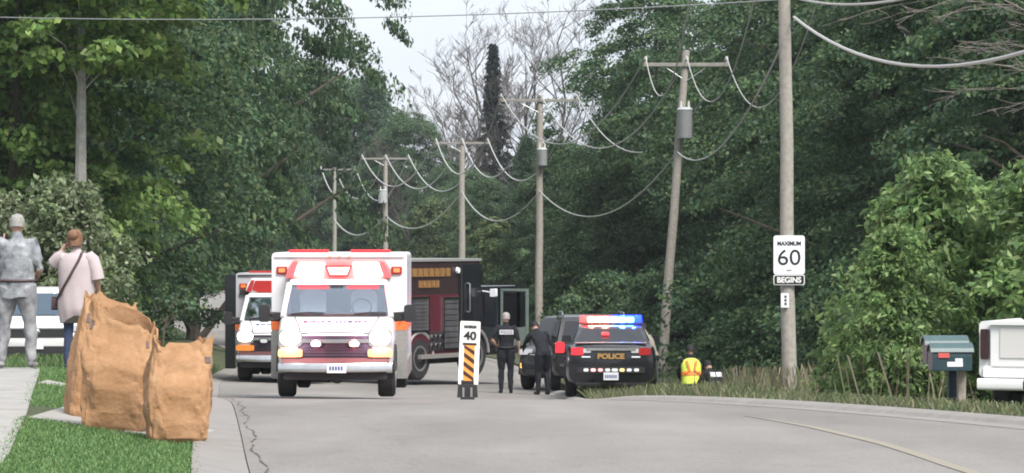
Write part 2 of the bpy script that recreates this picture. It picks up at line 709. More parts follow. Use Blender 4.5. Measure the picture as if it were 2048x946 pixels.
def crown_mesh(name, m, rng, H, R, z0, ncl, nleaf, lsize, cl=.8, flat=.5, prof='dome', cols=GREEN, w=GW, aspect=.62, droop=.25, outer=.45, fill=.0):
    nl = 7
    lob = rng.uniform(0, 2 * math.pi, nl)
    lam = rng.uniform(.06, .22, nl)
    lk = rng.integers(1, 5, nl)
    lz = rng.uniform(-1.2, 1.2, nl)
    h = rng.uniform(0, 1, ncl)
    an = rng.uniform(0, 2 * math.pi, ncl)
    if prof == 'dome':
        pr = np.clip(np.sqrt(np.clip(1 - ((h - .38) / .64) ** 2, 0, 1)), .18, 1)
    elif prof == 'column':
        pr = .75 + .25 * np.sin(h * math.pi)
        pr = np.where(h > .8, pr * np.sqrt(np.clip((1.02 - h) / .22, 0, 1)), pr)
    elif prof == 'bush':
        pr = np.sqrt(np.clip(1 - (h * .98) ** 2, 0.02, 1))
    else:
        pr = np.clip(1.02 - h, .04, 1)
    mod = np.ones(ncl)
    for i in range(nl):
        mod += lam[i] * np.sin(lk[i] * an + lob[i] + lz[i] * h * 6)
    rr = R * pr * np.clip(mod, .5, 1.4) * rng.uniform(0, 1, ncl) ** outer
    cz = z0 + h * (H - z0) - droop * rr * .5
    cen = np.stack([rr * np.cos(an), rr * np.sin(an), cz], -1)
    csz = cl * rng.uniform(.55, 1.35, ncl)
    ci = np.repeat(np.arange(ncl), nleaf)
    n = len(ci)
    d = unit(rng.normal(size=(n, 3))) * rng.uniform(.15, 1, (n, 1)) ** .6
    out = np.stack([np.cos(an), np.sin(an), np.zeros(ncl)], -1)[ci]
    loc = d * np.array([1, 1, flat])
    loc[:, 2] -= droop * np.sum(d * out, -1) * .8
    p = cen[ci] + loc * csz[ci][:, None]
    p[:, 2] = np.maximum(p[:, 2], .06)
    nr = unit(rng.normal(size=(n, 3)) * .75 + np.array([0, 0, .75]) + out * .35 + d * .35)
    q = leaf_quads(p, nr, lsize * rng.uniform(.6, 1.3, n), aspect, rng, out * .4 + np.array([0, 0, -.5]))
    ccol = rng.uniform(.75, 1.25, ncl)
    c = palette(n, rng, cols, w) * ccol[ci][:, None]
    return poly_mesh(name, q, c, m), cen


M_BARK = mat('bark', (0.09, 0.075, 0.06), 0.95, var=.35, scale=6, bump=.7, bscale=25)
M_PALEBARK = mat('pale_bark', (0.42, 0.41, 0.38), 0.9, col2=(0.27, 0.26, 0.23), scale=7, bump=.5, bscale=20)
M_DEAD = mat('dead_wood', (0.16, 0.145, 0.13), 0.9, var=.25, scale=3)
M_DEADFAR = mat('bare_twigs', (0.085, 0.07, 0.066), 0.9, var=.25, scale=3)
M_LEAF = leaf_mat('leaf_green', trans=.42)
M_LEAFB = leaf_mat('leaf_bright', trans=.48)
M_LEAFO = leaf_mat('leaf_olive', trans=.4)


def trunk_mesh(H, r, cen, rng, nlimb=26, zmin=0.0, m=M_BARK, n=8, wob=.15, lf=.5):
    mb = MB()
    k = 9
    ph = rng.uniform(0, 6.28, 4)
    pt = []
    for i in range(k + 1):
        t = i / k
        pt.append((wob * math.sin(t * 3.5 + ph[0]) - wob * math.sin(ph[0]), wob * math.sin(t * 4.3 + ph[1]) - wob * math.sin(ph[1]), t * H * .93 - (.15 if i == 0 else 0)))
    mb.tube(pt, [r * (1.25 if i == 0 else (1 - .88 * i / k)) for i in range(k + 1)], n)
    idx = rng.choice(len(cen), min(nlimb, len(cen)), replace=False)
    for i in idx:
        e = cen[i]
        rad = math.hypot(e[0], e[1])
        zb = max(zmin, min(H * .88, e[2] - rad * .55))
        t = zb / (H * .93)
        j = min(k - 1, int(t * k))
        f = t * k - j
        b0 = np.array(pt[j]) * (1 - f) + np.array(pt[j + 1]) * f
        mid = b0 * .5 + e * .5 + np.array([0, 0, rad * .10]) + rng.normal(size=3) * .12
        rb = r * (1 - .85 * t) * lf
        mb.tube([b0, mid, e], [rb, rb * .55, rb * .16], 5)
    return mb


def make_tree(name, H, R, z0, ncl, nleaf, lsize, seed, r=.2, m=M_LEAF, bark=M_BARK, nlimb=26, lf=.5, wob=.15, **kw):
    rng = np.random.default_rng(seed)
    root = empty(name)
    me, cen = crown_mesh('crown', m, rng, H, R, z0, ncl, nleaf, lsize, **kw)
    tb = trunk_mesh(H, r, cen, rng, nlimb, m=bark, lf=lf, wob=wob)
    tb.build('trunk', bark, root, smooth=True, fixn=False)
    o = bpy.data.objects.new('crown', me)
    COL.objects.link(o)
    o.parent = root
    tag(o, kind='stuff')
    return root


USED = set()


def plant(root, x, y, s=1.0, rz=0.0, label=None, cat='tree', group=None, sink=.05, sz=None):
    o = copy_tree(root) if root.name in USED else root
    USED.add(root.name)
    o.location = (x, y, zt(x, y) - sink)
    o.rotation_euler = (0, 0, rz)
    o.scale = (s, s, sz if sz else s)
    return tag(o, label, cat, group)


def dead_tree(name, H, r, seed, spread=.55, depth=4, m=M_DEAD, up=.35, z0=.35, nb=9, rmin=.006):
    rng = random.Random(seed)
    mb = MB()
    tb = MB()

    def grow(p, d, ln, rad, lev, dst):
        pts, rs = [p], [rad]
        q, dd = Vector(p), Vector(d)
        seg = 4
        for i in range(seg):
            dd = (dd + Vector((rng.gauss(0, .13), rng.gauss(0, .13), rng.gauss(0, .1) + up * .10))).normalized()
            q = q + dd * ln / seg
            pts.append(q.copy())
            rs.append(max(rmin, rad * (1 - .8 * (i + 1) / seg)))
        dst.tube(pts, rs, 5 if lev < 2 else 4, cap=False)
        if lev >= depth:
            return
        nn = nb if lev == 0 else rng.randint(3, 5)
        for k in range(nn):
            t = (z0 + (1 - z0) * (k + rng.random()) / nn) if lev == 0 else rng.uniform(.25, 1)
            j = min(seg - 1, int(t * seg))
            f = t * seg - j
            b = pts[j].lerp(pts[j + 1], f) if isinstance(pts[j], Vector) else Vector(pts[j]).lerp(Vector(pts[j + 1]), f)
            a = rng.uniform(0, 6.28)
            side = Vector((math.cos(a), math.sin(a), 0))
            nd = (dd * (1 - spread) + side * spread + Vector((0, 0, up * .5))).normalized()
            rr = max(.01, rs[j] * .55)
            grow(b, nd, ln * rng.uniform(.35, .6) * (1.0 if lev else .75 * (1.25 - t * .6)), rr, lev + 1, mb)
    root = empty(name)
    grow(Vector((0, 0, -.2)), Vector((0, 0, 1)), H, r, 0, tb)
    tb.build('trunk', m, root, smooth=True, fixn=False)
    mb.build('branches', m, root, smooth=True, fixn=False)
    return root


# ---- the woods
TA = make_tree('woodland_tree', 15, 5.6, 1.6, 440, 205, .165, 11, r=.24, droop=.45, cl=1.0, flat=.34)
TB = make_tree('woodland_tree', 17, 5.2, 2.6, 440, 205, .16, 12, r=.26, prof='column', droop=.4, cl=.95, flat=.36)
TC = make_tree('woodland_tree', 14, 6.0, 3.4, 430, 205, .17, 13, r=.25, droop=.5, flat=.32, cl=1.0)
TD = make_tree('woodland_tree', 12, 4.2, .5, 360, 195, .155, 14, r=.2, prof='column', droop=.4, flat=.34, cl=.9)
TE = make_tree('woodland_tree', 15, 5.0, .8, 520, 150, .16, 15, r=.24, prof='cone', droop=.55, flat=.33, cols=[(.060, .112, .062), (.079, .136, .068), (.048, .094, .060)], w=[3, 2, 2])
BA = make_tree('undergrowth_shrub', 3.4, 2.1, .1, 190, 110, .13, 21, r=.06, prof='bush', nlimb=16, cl=.55)
BB = make_tree('undergrowth_shrub', 2.6, 2.4, .1, 190, 110, .135, 22, r=.06, prof='bush', nlimb=16, cl=.55, flat=.4)

G_L = 'woodland trees lining the bystanders side of the road'
G_R = 'woodland trees behind the roadside utility poles'
G_F = 'distant woodland trees closing off the bend of the road'
L_L = 'tall leafy tree of the wood on the sidewalk side of the road'
L_R = 'tall dark leafy tree in the wood behind the leaning utility pole'
L_F = 'distant tree of the woodland standing beyond the bend of the road'
LOOK = {}
def lookof(t):
    return {TA: 'broad round crowned', TB: 'tall straight sided', TC: 'wide spreading high crowned', TD: 'slim leafy', TE: 'tapering drooping'}[t]


def wood_label(t, x, y, side):
    if side == 'L':
        w_ = 'behind the parked white SUV' if y < 100 else ('on the bank behind the second ambulance' if y < 135 else ('farther down the bank past the ambulances' if y < 200 else 'on the bank above the rising far road'))
    elif side == 'R':
        w_ = 'behind the bright sapling clumps' if y < 105 else ('close behind the leaning utility pole' if y < 135 else ('behind the pole with the long crossarm' if y < 180 else 'deep in the wood towards the dark crossarm pole'))
    else:
        w_ = 'below the bare trees in the sky gap' if x > -3.5 else ('behind the small yellow green tree at the bend' if x > -15 else ('beyond the farthest utility pole' if x > -30 else 'closing the top of the rising far road'))
    return lookof(t) + ' green tree ' + w_


for i, (t, x, y, s, rz) in enumerate([
        (TC, -13.6, 92, 1.0, .4), (TD, -16.5, 96, 1.05, 1.9), (TC, -14.6, 112, 1.0, 4.0), (TB, -16.0, 128, 1.0, .3),
        (TA, -17.4, 140, 1.1, 5.2), (TB, -15.8, 152, 1.0, 1.2), (TE, -18.5, 104, 1.1, 2.0), (TA, -20.5, 122, 1.2, 3.3), (TB, -17.6, 165, 1.0, 4.4),
        (TE, -22.0, 150, 1.2, .9), (TD, -15.8, 100, 1.1, .2), (TA, -26.0, 175, 1.3, 2.6), (TB, -24, 195, 1.2, 1.4),
        (TD, -13.6, 99, .9, 3.9), (TC, -27, 225, 1.2, .7), (TA, -31, 250, 1.2, 2.7), (TB, -37, 282, 1.2, 3.7), (TA, -43, 320, 1.3, 1.1)]):
    plant(t, x, y, s, rz, wood_label(t, x, y, 'L'), 'tree', G_L)
for i, (t, x, y, s, rz) in enumerate([
        (TA, 13.2, 99, 1.0, 2.1), (TE, 13.2, 88, 1.0, .5), (TB, 16.0, 92, 1.05, 3.0), (TC, 12.4, 125, 1.05, 1.0), (TA, 15.0, 114, 1.1, 4.4),
        (TE, 11.4, 143, 1.05, 2.9), (TB, 6.9, 162, 1.0, .1), (TA, 8.4, 182, 1.0, 1.7), (TC, 12.0, 150, 1.15, 5.0), (TD, 10.8, 134, .95, 2.4),
        (TE, 17.0, 128, 1.2, 3.6), (TA, 14.5, 175, 1.2, 2.3), (TD, 5.8, 158, .9, 5.1), (TD, 12.4, 82, .95, .9), (TB, 19.5, 110, 1.15, 1.2),
        (TC, 21, 145, 1.2, 2.2), (TD, 11.6, 108, .9, 4.8), (TE, 6.4, 205, 1.0, 1.9)]):
    plant(t, x, y, s, rz, wood_label(t, x, y, 'R'), 'tree', G_R)
for i, (t, x, y, s, rz) in enumerate([
        (TD, 2.6, 192, .85, .6), (TE, 1.0, 228, .78, 3.1), (TD, -1.6, 248, .78, 1.5), (TD, 4.0, 235, .95, 2.8), (TA, -3.4, 300, .72, 4.0), (TD, -5.6, 318, .95, .2),
        (TA, -9.8, 335, 1.1, 2.9), (TE, -13.5, 340, 1.35, 1.0), (TA, -16.0, 345, 1.35, 3.3), (TB, -20.5, 352, 1.3, 5.2), (TC, -25.4, 362, 1.2, .8),
        (TA, -29.4, 375, 1.25, 2.0), (TE, -33, 392, 1.35, 4.1), (TB, -38, 405, 1.4, 1.7), (TC, -44, 415, 1.4, 3.0), (TA, 1.6, 320, .8, 2.5), (TD, 6.5, 300, 1.0, .4),
        (TA, -52, 440, 1.5, 3.5), (TD, -15.6, 372, 1.1, .5), (TA, -22, 390, 1.2, 5.5)]):
    plant(t, x, y, s, rz, wood_label(t, x, y, 'F'), 'tree', G_F)
plant(TC, -14.2, 155, 1.15, 1.2, 'very tall spreading tree whose high crown overhangs the road past the ambulances', 'tree', G_L, sz=2.0)
plant(TC, -14.6, 130, 1.05, 3.4, 'very tall spreading tree on the bank nearest behind the second ambulance', 'tree', G_L, sz=2.0)
rb = random.Random(5)
G_U1, L_U1 = 'shrubs along the foot of the wood behind the poles', 'low dark green shrub at the foot of the wood behind the poles'
for i in range(34):
    y = 86 + i * 4.2 + rb.uniform(-1.5, 1.5)
    x = lerp_tab([(80, 9.6), (100, 8.4), (118, 7.6), (150, 3.8), (205, .2), (240, -4.5)], y) + rb.uniform(-.3, 2.2)
    plant(BA if i % 2 else BB, x, y, rb.uniform(.8, 1.35), rb.uniform(0, 6.2), ('rounded' if i % 2 else 'low spreading') + ' dark green shrub at the wood edge ' + ('near the kneeling responders' if y < 105 else ('by the leaning pole' if y < 135 else ('by the long crossarm pole' if y < 180 else 'towards the bend'))), 'shrub', G_U1)
for x, y in ((9.6, 84), (11.2, 80), (10.6, 88), (13, 79), (8.9, 91), (12.4, 85)):
    plant(BA, x, y, rb.uniform(.9, 1.2), rb.uniform(0, 6), 'rounded dark green shrub crowding the wood edge behind the sixty sign pole', 'shrub', G_U1)
G_U2, L_U2 = 'shrubs along the foot of the wood on the sidewalk side', 'low green shrub at the foot of the wood on the sidewalk side'
for x, y, s in ( (-11.4, 86, 1.1), (-11.9, 91, .9), (-12.6, 96, 1.1), (-13.2, 103, .9), (-14, 110, 1.1),
                (-15, 120, 1.1), (-16.4, 134, 1.2), (-20.6, 180, 1.1), (-23, 205, 1.2), (-28.5, 240, 1.2), (-30.5, 258, 1.2),
                (-34.5, 280, 1.3), (-35.5, 305, 1.3), (-38.5, 330, 1.3)):
    plant(BB if x < -10.5 else BA, x, y, s, rb.uniform(0, 6), L_U2, 'shrub', G_U2)
G_U3, L_U3 = 'scrub on the far verge of the bend', 'low scrub growing on the far verge beyond the bend'
for x, y, s in ((-11, 290, 1.2), (-13.4, 305, 1.4), (-16.5, 318, 1.3), (-19, 332, 1.5), (-22, 345, 1.6), (-26, 356, 1.5), (-30, 366, 1.7), (-34, 378, 1.8), (-39, 392, 1.8),
                (-6.5, 270, 1.3), (-8.6, 284, 1.2), (-3.0, 262, 1.3)):
    plant(BB, x, y, s, rb.uniform(0, 6), L_U3, 'shrub', G_U3)

# single trees and shrubs that stand out
yt = make_tree('young_tree', 14.5, 3.6, 7.3, 330, 70, .24, 31, r=.2, m=M_LEAFB, bark=M_PALEBARK, nlimb=22, lf=.2, wob=.06, prof='column', cl=.6, droop=.2, flat=.38,
               cols=[(.15, .25, .07), (.20, .31, .085), (.27, .37, .12), (.105, .185, .06)], w=[3, 3, 1.6, 2], aspect=.7, outer=.6)
plant(yt, -10.35, 83, 1.0, .6, 'young tree with pale bare trunk and bright green leaves rising behind the two bystanders')
yt2 = make_tree('roadside_tree', 13, 3.6, 1.6, 420, 75, .23, 32, r=.16, m=M_LEAFB, nlimb=20, prof='column', cl=.6, droop=.35, flat=.45,
                cols=[(.15, .25, .07), (.19, .295, .085), (.115, .195, .065), (.25, .34, .115)], w=[3, 3, 2, 1])
plant(yt2, -12.3, 85.6, 1.0, 2.0, 'bright leafy tree close behind the pale trunked young tree')
OL = [(.16, .21, .10), (.21, .255, .14), (.30, .33, .23), (.12, .17, .085)]
sh1 = make_tree('garden_shrub', 4.3, 1.6, .1, 190, 80, .15, 33, r=.06, m=M_LEAFO, nlimb=18, prof='bush', cl=.42, flat=.8, droop=.1, cols=OL, w=[3, 3, 1.6, 2], aspect=.55)
plant(sh1, -10.3, 80.2, 1.0, .3, 'pale leaved shrub standing straight behind the woman in the pink top', 'shrub')
sh2 = copy_tree(sh1)
plant(sh2, -12.0, 80.6, .93, 2.2, 'pale leaved shrub standing straight behind the person in grey', 'shrub')
BR = [(.155, .25, .085), (.20, .30, .105), (.12, .2, .075), (.28, .38, .16), (.09, .16, .065)]
for nm, x, y, s, sz, sd_, lb in (
        ('sapling_thicket', 6.95, 57.5, 1.0, .88, 41, 'tall bright green sapling clump beside the sixty sign pole'),
        ('sapling_thicket', 8.7, 55.5, 1.0, .86, 42, 'tall bright green sapling clump overhanging the white pickup truck'),
        ('sapling_thicket', 6.05, 55.0, .62, .62, 43, 'lower bright green sapling clump between the sixty sign pole and the mailboxes')):
    b = make_tree(nm, 5.0, 1.9, .15, 210, 70, .19, sd_, r=.05, m=M_LEAFB, nlimb=24, prof='bush', cl=.46, flat=.55, droop=.5, cols=BR, w=[3, 3, 2.5, 1.4, 2], aspect=.42)
    plant(b, x, y, s, .5 * sd_, lb, 'sapling', sz=sz)
SM = [(.085, .13, .055), (.12, .17, .07), (.155, .2, .085)]
mp = make_tree('small_maple', 8.2, 2.6, 1.0, 200, 70, .26, 51, r=.12, m=M_LEAFB, nlimb=18, prof='dome', cl=.75, flat=.35, droop=.5, cols=SM, w=[2, 3, 2])
plant(mp, -6.0, 262, 1.0, 0, 'small yellow green tree between two far utility poles')
mp2 = copy_tree(mp)
plant(mp2, -.9, 196, .8, 2, 'small yellow green tree at the foot of the middle utility pole with a crossarm')
# dark spruce standing in the sky gap
sp = make_tree('spruce_tree', 22, 3.3, 1.0, 900, 30, .3, 61, r=.2, prof='cone', cl=.42, flat=.4, droop=.35, outer=.55, cols=[(.016, .025, .024), (.022, .032, .028)], w=[1, 1], nlimb=40)
plant(sp, -1.75, 318, 1.0, .2, 'narrow dark spruce spire among the bare trees against the sky')

# bare dead trees in the sky gap
DA = dead_tree('bare_tree', 20, .26, 3, m=M_DEADFAR, rmin=.015, depth=4, nb=10)
DB = dead_tree('bare_tree', 17, .2, 8, spread=.4, m=M_DEADFAR, rmin=.015, depth=4, nb=10)
DC = dead_tree('bare_tree', 23, .28, 15, spread=.5, m=M_DEADFAR, rmin=.015, depth=4, nb=10)
G_D, L_D = 'bare dead trees beyond the bend', 'bare leafless grey tree standing against the sky beyond the bend'
for t, x, y, s, rz in ((DA, -6.6, 330, .85, 0), (DB, -10.2, 340, .9, 1), (DB, -8.3, 322, .72, 2.2), (DC, -3.3, 345, .95, .4), (DB, -4.6, 312, .7, 4.1), (DA, -.6, 335, 1.0, 2.0),
                       (DC, 1.4, 330, .95, 3.3), (DB, 2.9, 315, 1.1, 1.4), (DA, -5.6, 362, .85, 5.0), (DC, 4.6, 330, 1.0, .9), (DB, -12.6, 352, .75, 3.0), (DA, 3.0, 352, 1.0, 3.9),
                       (DB, .6, 318, .9, 5.5), (DB, -2.4, 328, .95, 2.7), (DA, -9.4, 360, .7, 1.2)):
    plant(t, x, y, s, rz, L_D, 'tree', G_D, sink=.1)
DD = dead_tree('dying_tree', 14, .13, 23, spread=.75, depth=4, up=-.15, z0=.42, nb=15)
plant(DD, 9.9, 70, 1.0, .4, 'tall dying tree with grey drooping bare branches above the sapling clumps', 'tree')
DE = dead_tree('dying_tree', 13, .12, 29, spread=.7, depth=4, up=-.05, z0=.45, nb=12)
plant(DE, 12.0, 76, 1.0, 1.7, 'smaller dying tree with tangled bare branches deep in the wood', 'tree')


# ---- grass
def grass_mesh(name, pts, h0, h1, wd, cols, w, rng, m, lean=.35):
    n = len(pts)
    h = rng.uniform(h0, h1, n)
    a = rng.uniform(0, 2 * math.pi, n)
    side = np.stack([np.cos(a), np.sin(a), np.zeros(n)], -1)
    ln = np.stack([rng.normal(size=n) * lean, rng.normal(size=n) * lean, np.zeros(n)], -1) * h[:, None]
    up = np.stack([np.zeros(n), np.zeros(n), h], -1)
    q = np.empty((n, 4, 3))
    q[:, 0] = pts - side * wd * .5
    q[:, 1] = pts + side * wd * .5
    q[:, 2] = pts + side * wd * .18 + up + ln
    q[:, 3] = pts - side * wd * .32 + up * .96 + ln * .9
    return poly_mesh(name, q, palette(n, rng, cols, w), m)


def scatter(n, fx, y0, y1, rng, keep=None):
    ys = rng.uniform(y0, y1, n)
    out = []
    for y in ys:
        a, b = fx(y)
        x = rng.uniform(a, b)
        if keep and not keep(x, y):
            continue
        out.append((x, y, zt(x, y) - .01))
    return np.array(out)


def on_walk(x, y):
    for ya, yb, wdt in ((29.3, 28.15, 2.3), (36.4, 35.6, .7)):
        xa, xb = lerp_tab(SWR, ya), xc(yb) - 4.44
        t = (x - xa) / (xb - xa)
        q = ya + (yb - ya) * t
        if q - .02 < y < q + wdt + .02:
            return True
    return False


M_GRASS = leaf_mat('grass_blade', trans=.3)
LG = [(.105, .20, .065), (.13, .235, .078), (.085, .165, .055), (.19, .27, .11)]
pts = scatter(52000, lambda y: (lerp_tab(SWR, y) - .06, xc(y) - 4.38), 18, 31.0, RNG, lambda x, y: not on_walk(x, y))
pts2 = scatter(36000, lambda y: (lerp_tab(SWR, y) - .05, xc(y) - 4.38), 29.0, 46, RNG, lambda x, y: not on_walk(x, y))
me = grass_mesh('lawn_grass', np.concatenate([pts, pts2]), .02, .055, .010, LG, [3, 3, 2, 1.5], RNG, M_GRASS, .45)
o = bpy.data.objects.new('lawn_grass', me)
COL.objects.link(o)
tag(o, 'short green lawn grass beside the sidewalk and the paper bags', 'grass', kind='stuff')
pts = scatter(26000, lambda y: (xc(y) - 11, xc(y) - 4.45), 45, 92, RNG)
me = grass_mesh('bank_grass', pts, .08, .25, .02, [(.08, .14, .05), (.1, .16, .06), (.13, .17, .075)], [3, 3, 1], RNG, M_GRASS, .4)
o = bpy.data.objects.new('bank_grass', me)
COL.objects.link(o)
tag(o, 'rough green grass on the bank between the parked SUV and the gutter', 'grass', kind='stuff')
# verge grass on the far side of the road and tall dry stalks at the sign pole
VG = [(.10, .13, .055), (.13, .15, .075), (.17, .165, .10), (.08, .115, .05), (.21, .19, .125)]
pts = scatter(52000, lambda y: (xc(y) + ur(y) + .36, xc(y) + ur(y) + .5 + min(8, 2.0 + .12 * (y - 20))), 24, 84, RNG)
me = grass_mesh('verge_grass', pts, np.where(pts[:, 1] < 48, .04, .08), np.where(pts[:, 1] < 48, .11, .24), .018, VG, [3, 3, 2, 2, 1.2], RNG, M_GRASS, .4)
o = bpy.data.objects.new('verge_grass', me)
COL.objects.link(o)
tag(o, 'rough green and tan grass along the kerb by the mailboxes', 'grass', kind='stuff')
def tall(n, y0, y1, a, b, cx, cy, rx, ry):
    q = RNG.normal(size=(n, 2))
    xs, ys_ = cx + q[:, 0] * rx, cy + q[:, 1] * ry
    return np.array([(x, y, zt(x, y) - .01) for x, y in zip(xs, ys_) if x > xc(y) + ur(y) + .8])
p1 = np.concatenate([tall(1300, 0, 0, 0, 0, 5.0, 69.5, .42, 1.4), tall(350, 0, 0, 0, 0, 5.9, 66, .5, 2), tall(320, 0, 0, 0, 0, 6.1, 61, .5, 3), tall(70, 0, 0, 0, 0, 5.8, 53, .4, 3)])
TG = [(.25, .22, .145), (.32, .285, .20), (.19, .18, .105), (.13, .165, .075)]
me = grass_mesh('dry_stalks', p1, .3, 1.15, .022, TG, [3, 2, 3, 3], RNG, M_GRASS, .16)
o = bpy.data.objects.new('dry_stalks', me)
COL.objects.link(o)
tag(o, 'tall dry tan weed stalks around the foot of the sixty sign pole', 'weeds', kind='stuff')
p2 = np.concatenate([tall(7000, 0, 0, 0, 0, 6.6, 80, 2.2, 4), tall(3200, 0, 0, 0, 0, 6.8, 92, 1.2, 5), tall(1800, 0, 0, 0, 0, 6.1, 66, .9, 3)])
me = grass_mesh('tall_green_grass', p2, .18, .42, .03, VG[:4], [3, 2, 1, 3], RNG, M_GRASS, .3)
o = bpy.data.objects.new('tall_green_grass', me)
COL.objects.link(o)
tag(o, 'knee high green grass in the ditch round the crouching responders', 'grass', kind='stuff')

# ------------------------------------------------------------------ utility poles and wires
M_POLE = mat('pole_wood', (0.25, 0.225, 0.195), 0.9, col2=(0.36, 0.34, 0.31), scale=9, bump=.4, bscale=30)
M_POLED = mat('crossarm_wood', (0.24, 0.23, 0.21), 0.9, var=.2, scale=5)
M_TANK = mat('transformer_grey', (0.42, 0.44, 0.44), 0.5, metal=.2, var=.1, scale=3)
M_PORC = mat('porcelain', (0.55, 0.54, 0.52), 0.3)
M_WIRE = mat('weathered_wire', (0.50, 0.50, 0.48), 0.6, metal=.3)
M_THIN = mat('dull_wire', (0.28, 0.29, 0.30), 0.6, metal=.3)
M_STEEL = mat('galvanised_steel', (0.45, 0.46, 0.47), 0.45, metal=.8)
ARM = {}


def pole(x, y, ztop, r, label, lean=0.0, arm=None, tank=None, armz=.25, zb=None):
    z0 = zt(x, y) - .3 if zb is None else zb
    o = empty('utility_pole', (x, y, z0), 0, label, 'pole', 'wooden utility poles along the road')
    h = ztop - z0
    mb = MB()
    k = 8
    mb.tube([(lean * i / k + .012 * math.sin(i * 1.9), .01 * math.cos(i * 2.3), h * i / k) for i in range(k + 1)], [r * (1.12 - .34 * i / k) for i in range(k + 1)], 14)
    mb.build('post', M_POLE, o, smooth=True)
    att = []
    tx = lean
    if arm:
        w, off = arm
        za = h - armz
        MB().rbox((tx + off, -.14, za), (w, .1, .13), .015, 'x').build('crossarm', M_POLED, o)
        for s in (-1, 1):
            MB().cyl((tx + off + s * w * .26, -.13, za - .05), (tx, -.1, za - .55), .018, n=6).build('brace', M_STEEL, o)
        for dx in (-w / 2 + .08, off * -1 + 0.02, w / 2 - .08):
            mb = MB()
            mb.tube([(tx + off + dx, -.14, za + .06), (tx + off + dx, -.14, za + .14), (tx + off + dx, -.14, za + .16), (tx + off + dx, -.14, za + .24), (tx + off + dx, -.14, za + .27)],
                    [.02, .02, .06, .055, .03], 8)
            mb.build('insulator', M_PORC, o, smooth=True)
            att.append((x + tx + off + dx, y - .14, z0 + za + .27))
    if tank:
        zc, hh, rr, side = tank
        zz = zc - z0
        px = tx * zz / h + side * (rr * .5)
        yo = -(rr + r * .8)
        tk = MB()
        tk.tube([(px, yo, zz - hh / 2), (px, yo, zz - hh / 2 + .03), (px, yo, zz + hh / 2 - .06), (px, yo, zz + hh / 2 - .03), (px, yo, zz + hh / 2 + .05)], [rr * .92, rr, rr, rr * 1.08, rr * .75], 16)
        t_o = tk.build('transformer', M_TANK, o, smooth=True)
        for dx in (-.5, .5):
            MB().tube([(px + dx * rr, yo, zz + hh / 2), (px + dx * rr, yo, zz + hh / 2 + .26)], [.05, .03], 8).build('bushing', M_PORC, t_o, smooth=True)
        MB().box((px - side * rr * .5, yo * .5, zz), (.1, -yo, hh * .4)).build('bracket', M_STEEL, t_o)
    return o, att


def span(p0, p1, sag, r, label, group, m=None, n=26):
    mb = MB()
    p0, p1 = Vector(p0), Vector(p1)
    pts = []
    for i in range(n + 1):
        t = i / n
        q = p0.lerp(p1, t)
        q.z -= sag * 4 * t * (1 - t)
        pts.append(q)
    mb.tube(pts, r, 6)
    return tag(mb.build('overhead_wire', m or M_WIRE, smooth=True, fixn=False), label, 'wire', group)


PO1, A1 = pole(5.42, 68, 9.2, .135, 'thick near utility pole carrying the sixty speed sign', lean=-.12, arm=(3.0, 0.0))
PO2, A2 = pole(5.05, 118, 7.95, .16, 'leaning utility pole with a grey transformer behind the police sedan', lean=.85, arm=(2.9, .0), tank=(5.45, 1.0, .26, 1), armz=.5)
PO3, A3 = pole(1.15, 150, 7.75, .17, 'utility pole with small transformer and long crossarm beyond the fire truck cab', lean=.05, arm=(3.4, -.05), tank=(5.05, .72, .22, 1))
PO4, A4 = pole(-2.95, 205, 7.4, .2, 'utility pole with dark crossarm rising behind the fire truck', lean=.0, arm=(3.2, .0))
PO5, A5 = pole(-9.15, 252, 7.55, .19, 'far utility pole with pale crossarm rising above the front ambulance', lean=-.02, arm=(3.5, .0), tank=(4.55, .95, .33, -1))
PO6, A6 = pole(-15.8, 310, 7.9, .18, 'farthest utility pole half lost against the trees', lean=.0, arm=(3.2, .3))
spans = [(A1, A2, 3.0, .017, 'between the sixty sign pole and the leaning pole'), (A2, A3, 2.7, .025, 'between the leaning pole and the long crossarm pole'),
         (A3, A4, 2.9, .034, 'between the long crossarm pole and the dark crossarm pole'), (A4, A5, 2.7, .040, 'between the dark crossarm pole and the pale crossarm pole'),
         (A5, A6, 3.0, .045, 'between the two farthest poles')]
for a, b, sg, r, where in spans:
    for k in range(3):
        kk = k if a is not A1 else k
        span(a[kk], b[kk], sg * (1 + .06 * (k - 1)), r, ('outer roadside', 'middle', 'outer woodside')[k] + ' sagging power wire ' + where, 'sagging wires between the utility poles')
# lower telephone cables
tel = [(5.35, 67.9, 5.55), (5.6, 117.9, 4.5), (1.2, 149.9, 3.6), (-2.95, 204.9, 4.3), (-9.15, 251.9, 3.2), (-15.8, 309.8, 3.2)]
for i, w in enumerate(('from the sixty sign pole to the leaning pole', 'from the leaning pole to the long crossarm pole', 'from the long crossarm pole to the dark crossarm pole',
                       'from the dark crossarm pole to the pale crossarm pole', 'between the two farthest poles')):
    span(tel[i], tel[i + 1], (1.1, 1.6, 1.5, 1.5, 1.4)[i], (.022, .026, .034, .04, .05)[i], 'low telephone cable sagging ' + w, 'telephone cables slung low on the poles')
span((5.5, 67.9, 5.9), (7.6, 25, 5.6), 1.75, .028, 'thick pale cable swooping from the sixty sign pole over the pickup truck', 'cables from the near pole')
span((5.5, 67.9, 6.28), (7.7, 25, 6.6), 1.2, .024, 'upper pale cable running from the sixty sign pole above the sapling clumps', 'cables from the near pole')
span((5.3, 68.0, 6.25), (-14.0, 76, 6.5), .25, .012, 'thin taut wire crossing high over the road from the sixty sign pole', None, M_THIN)

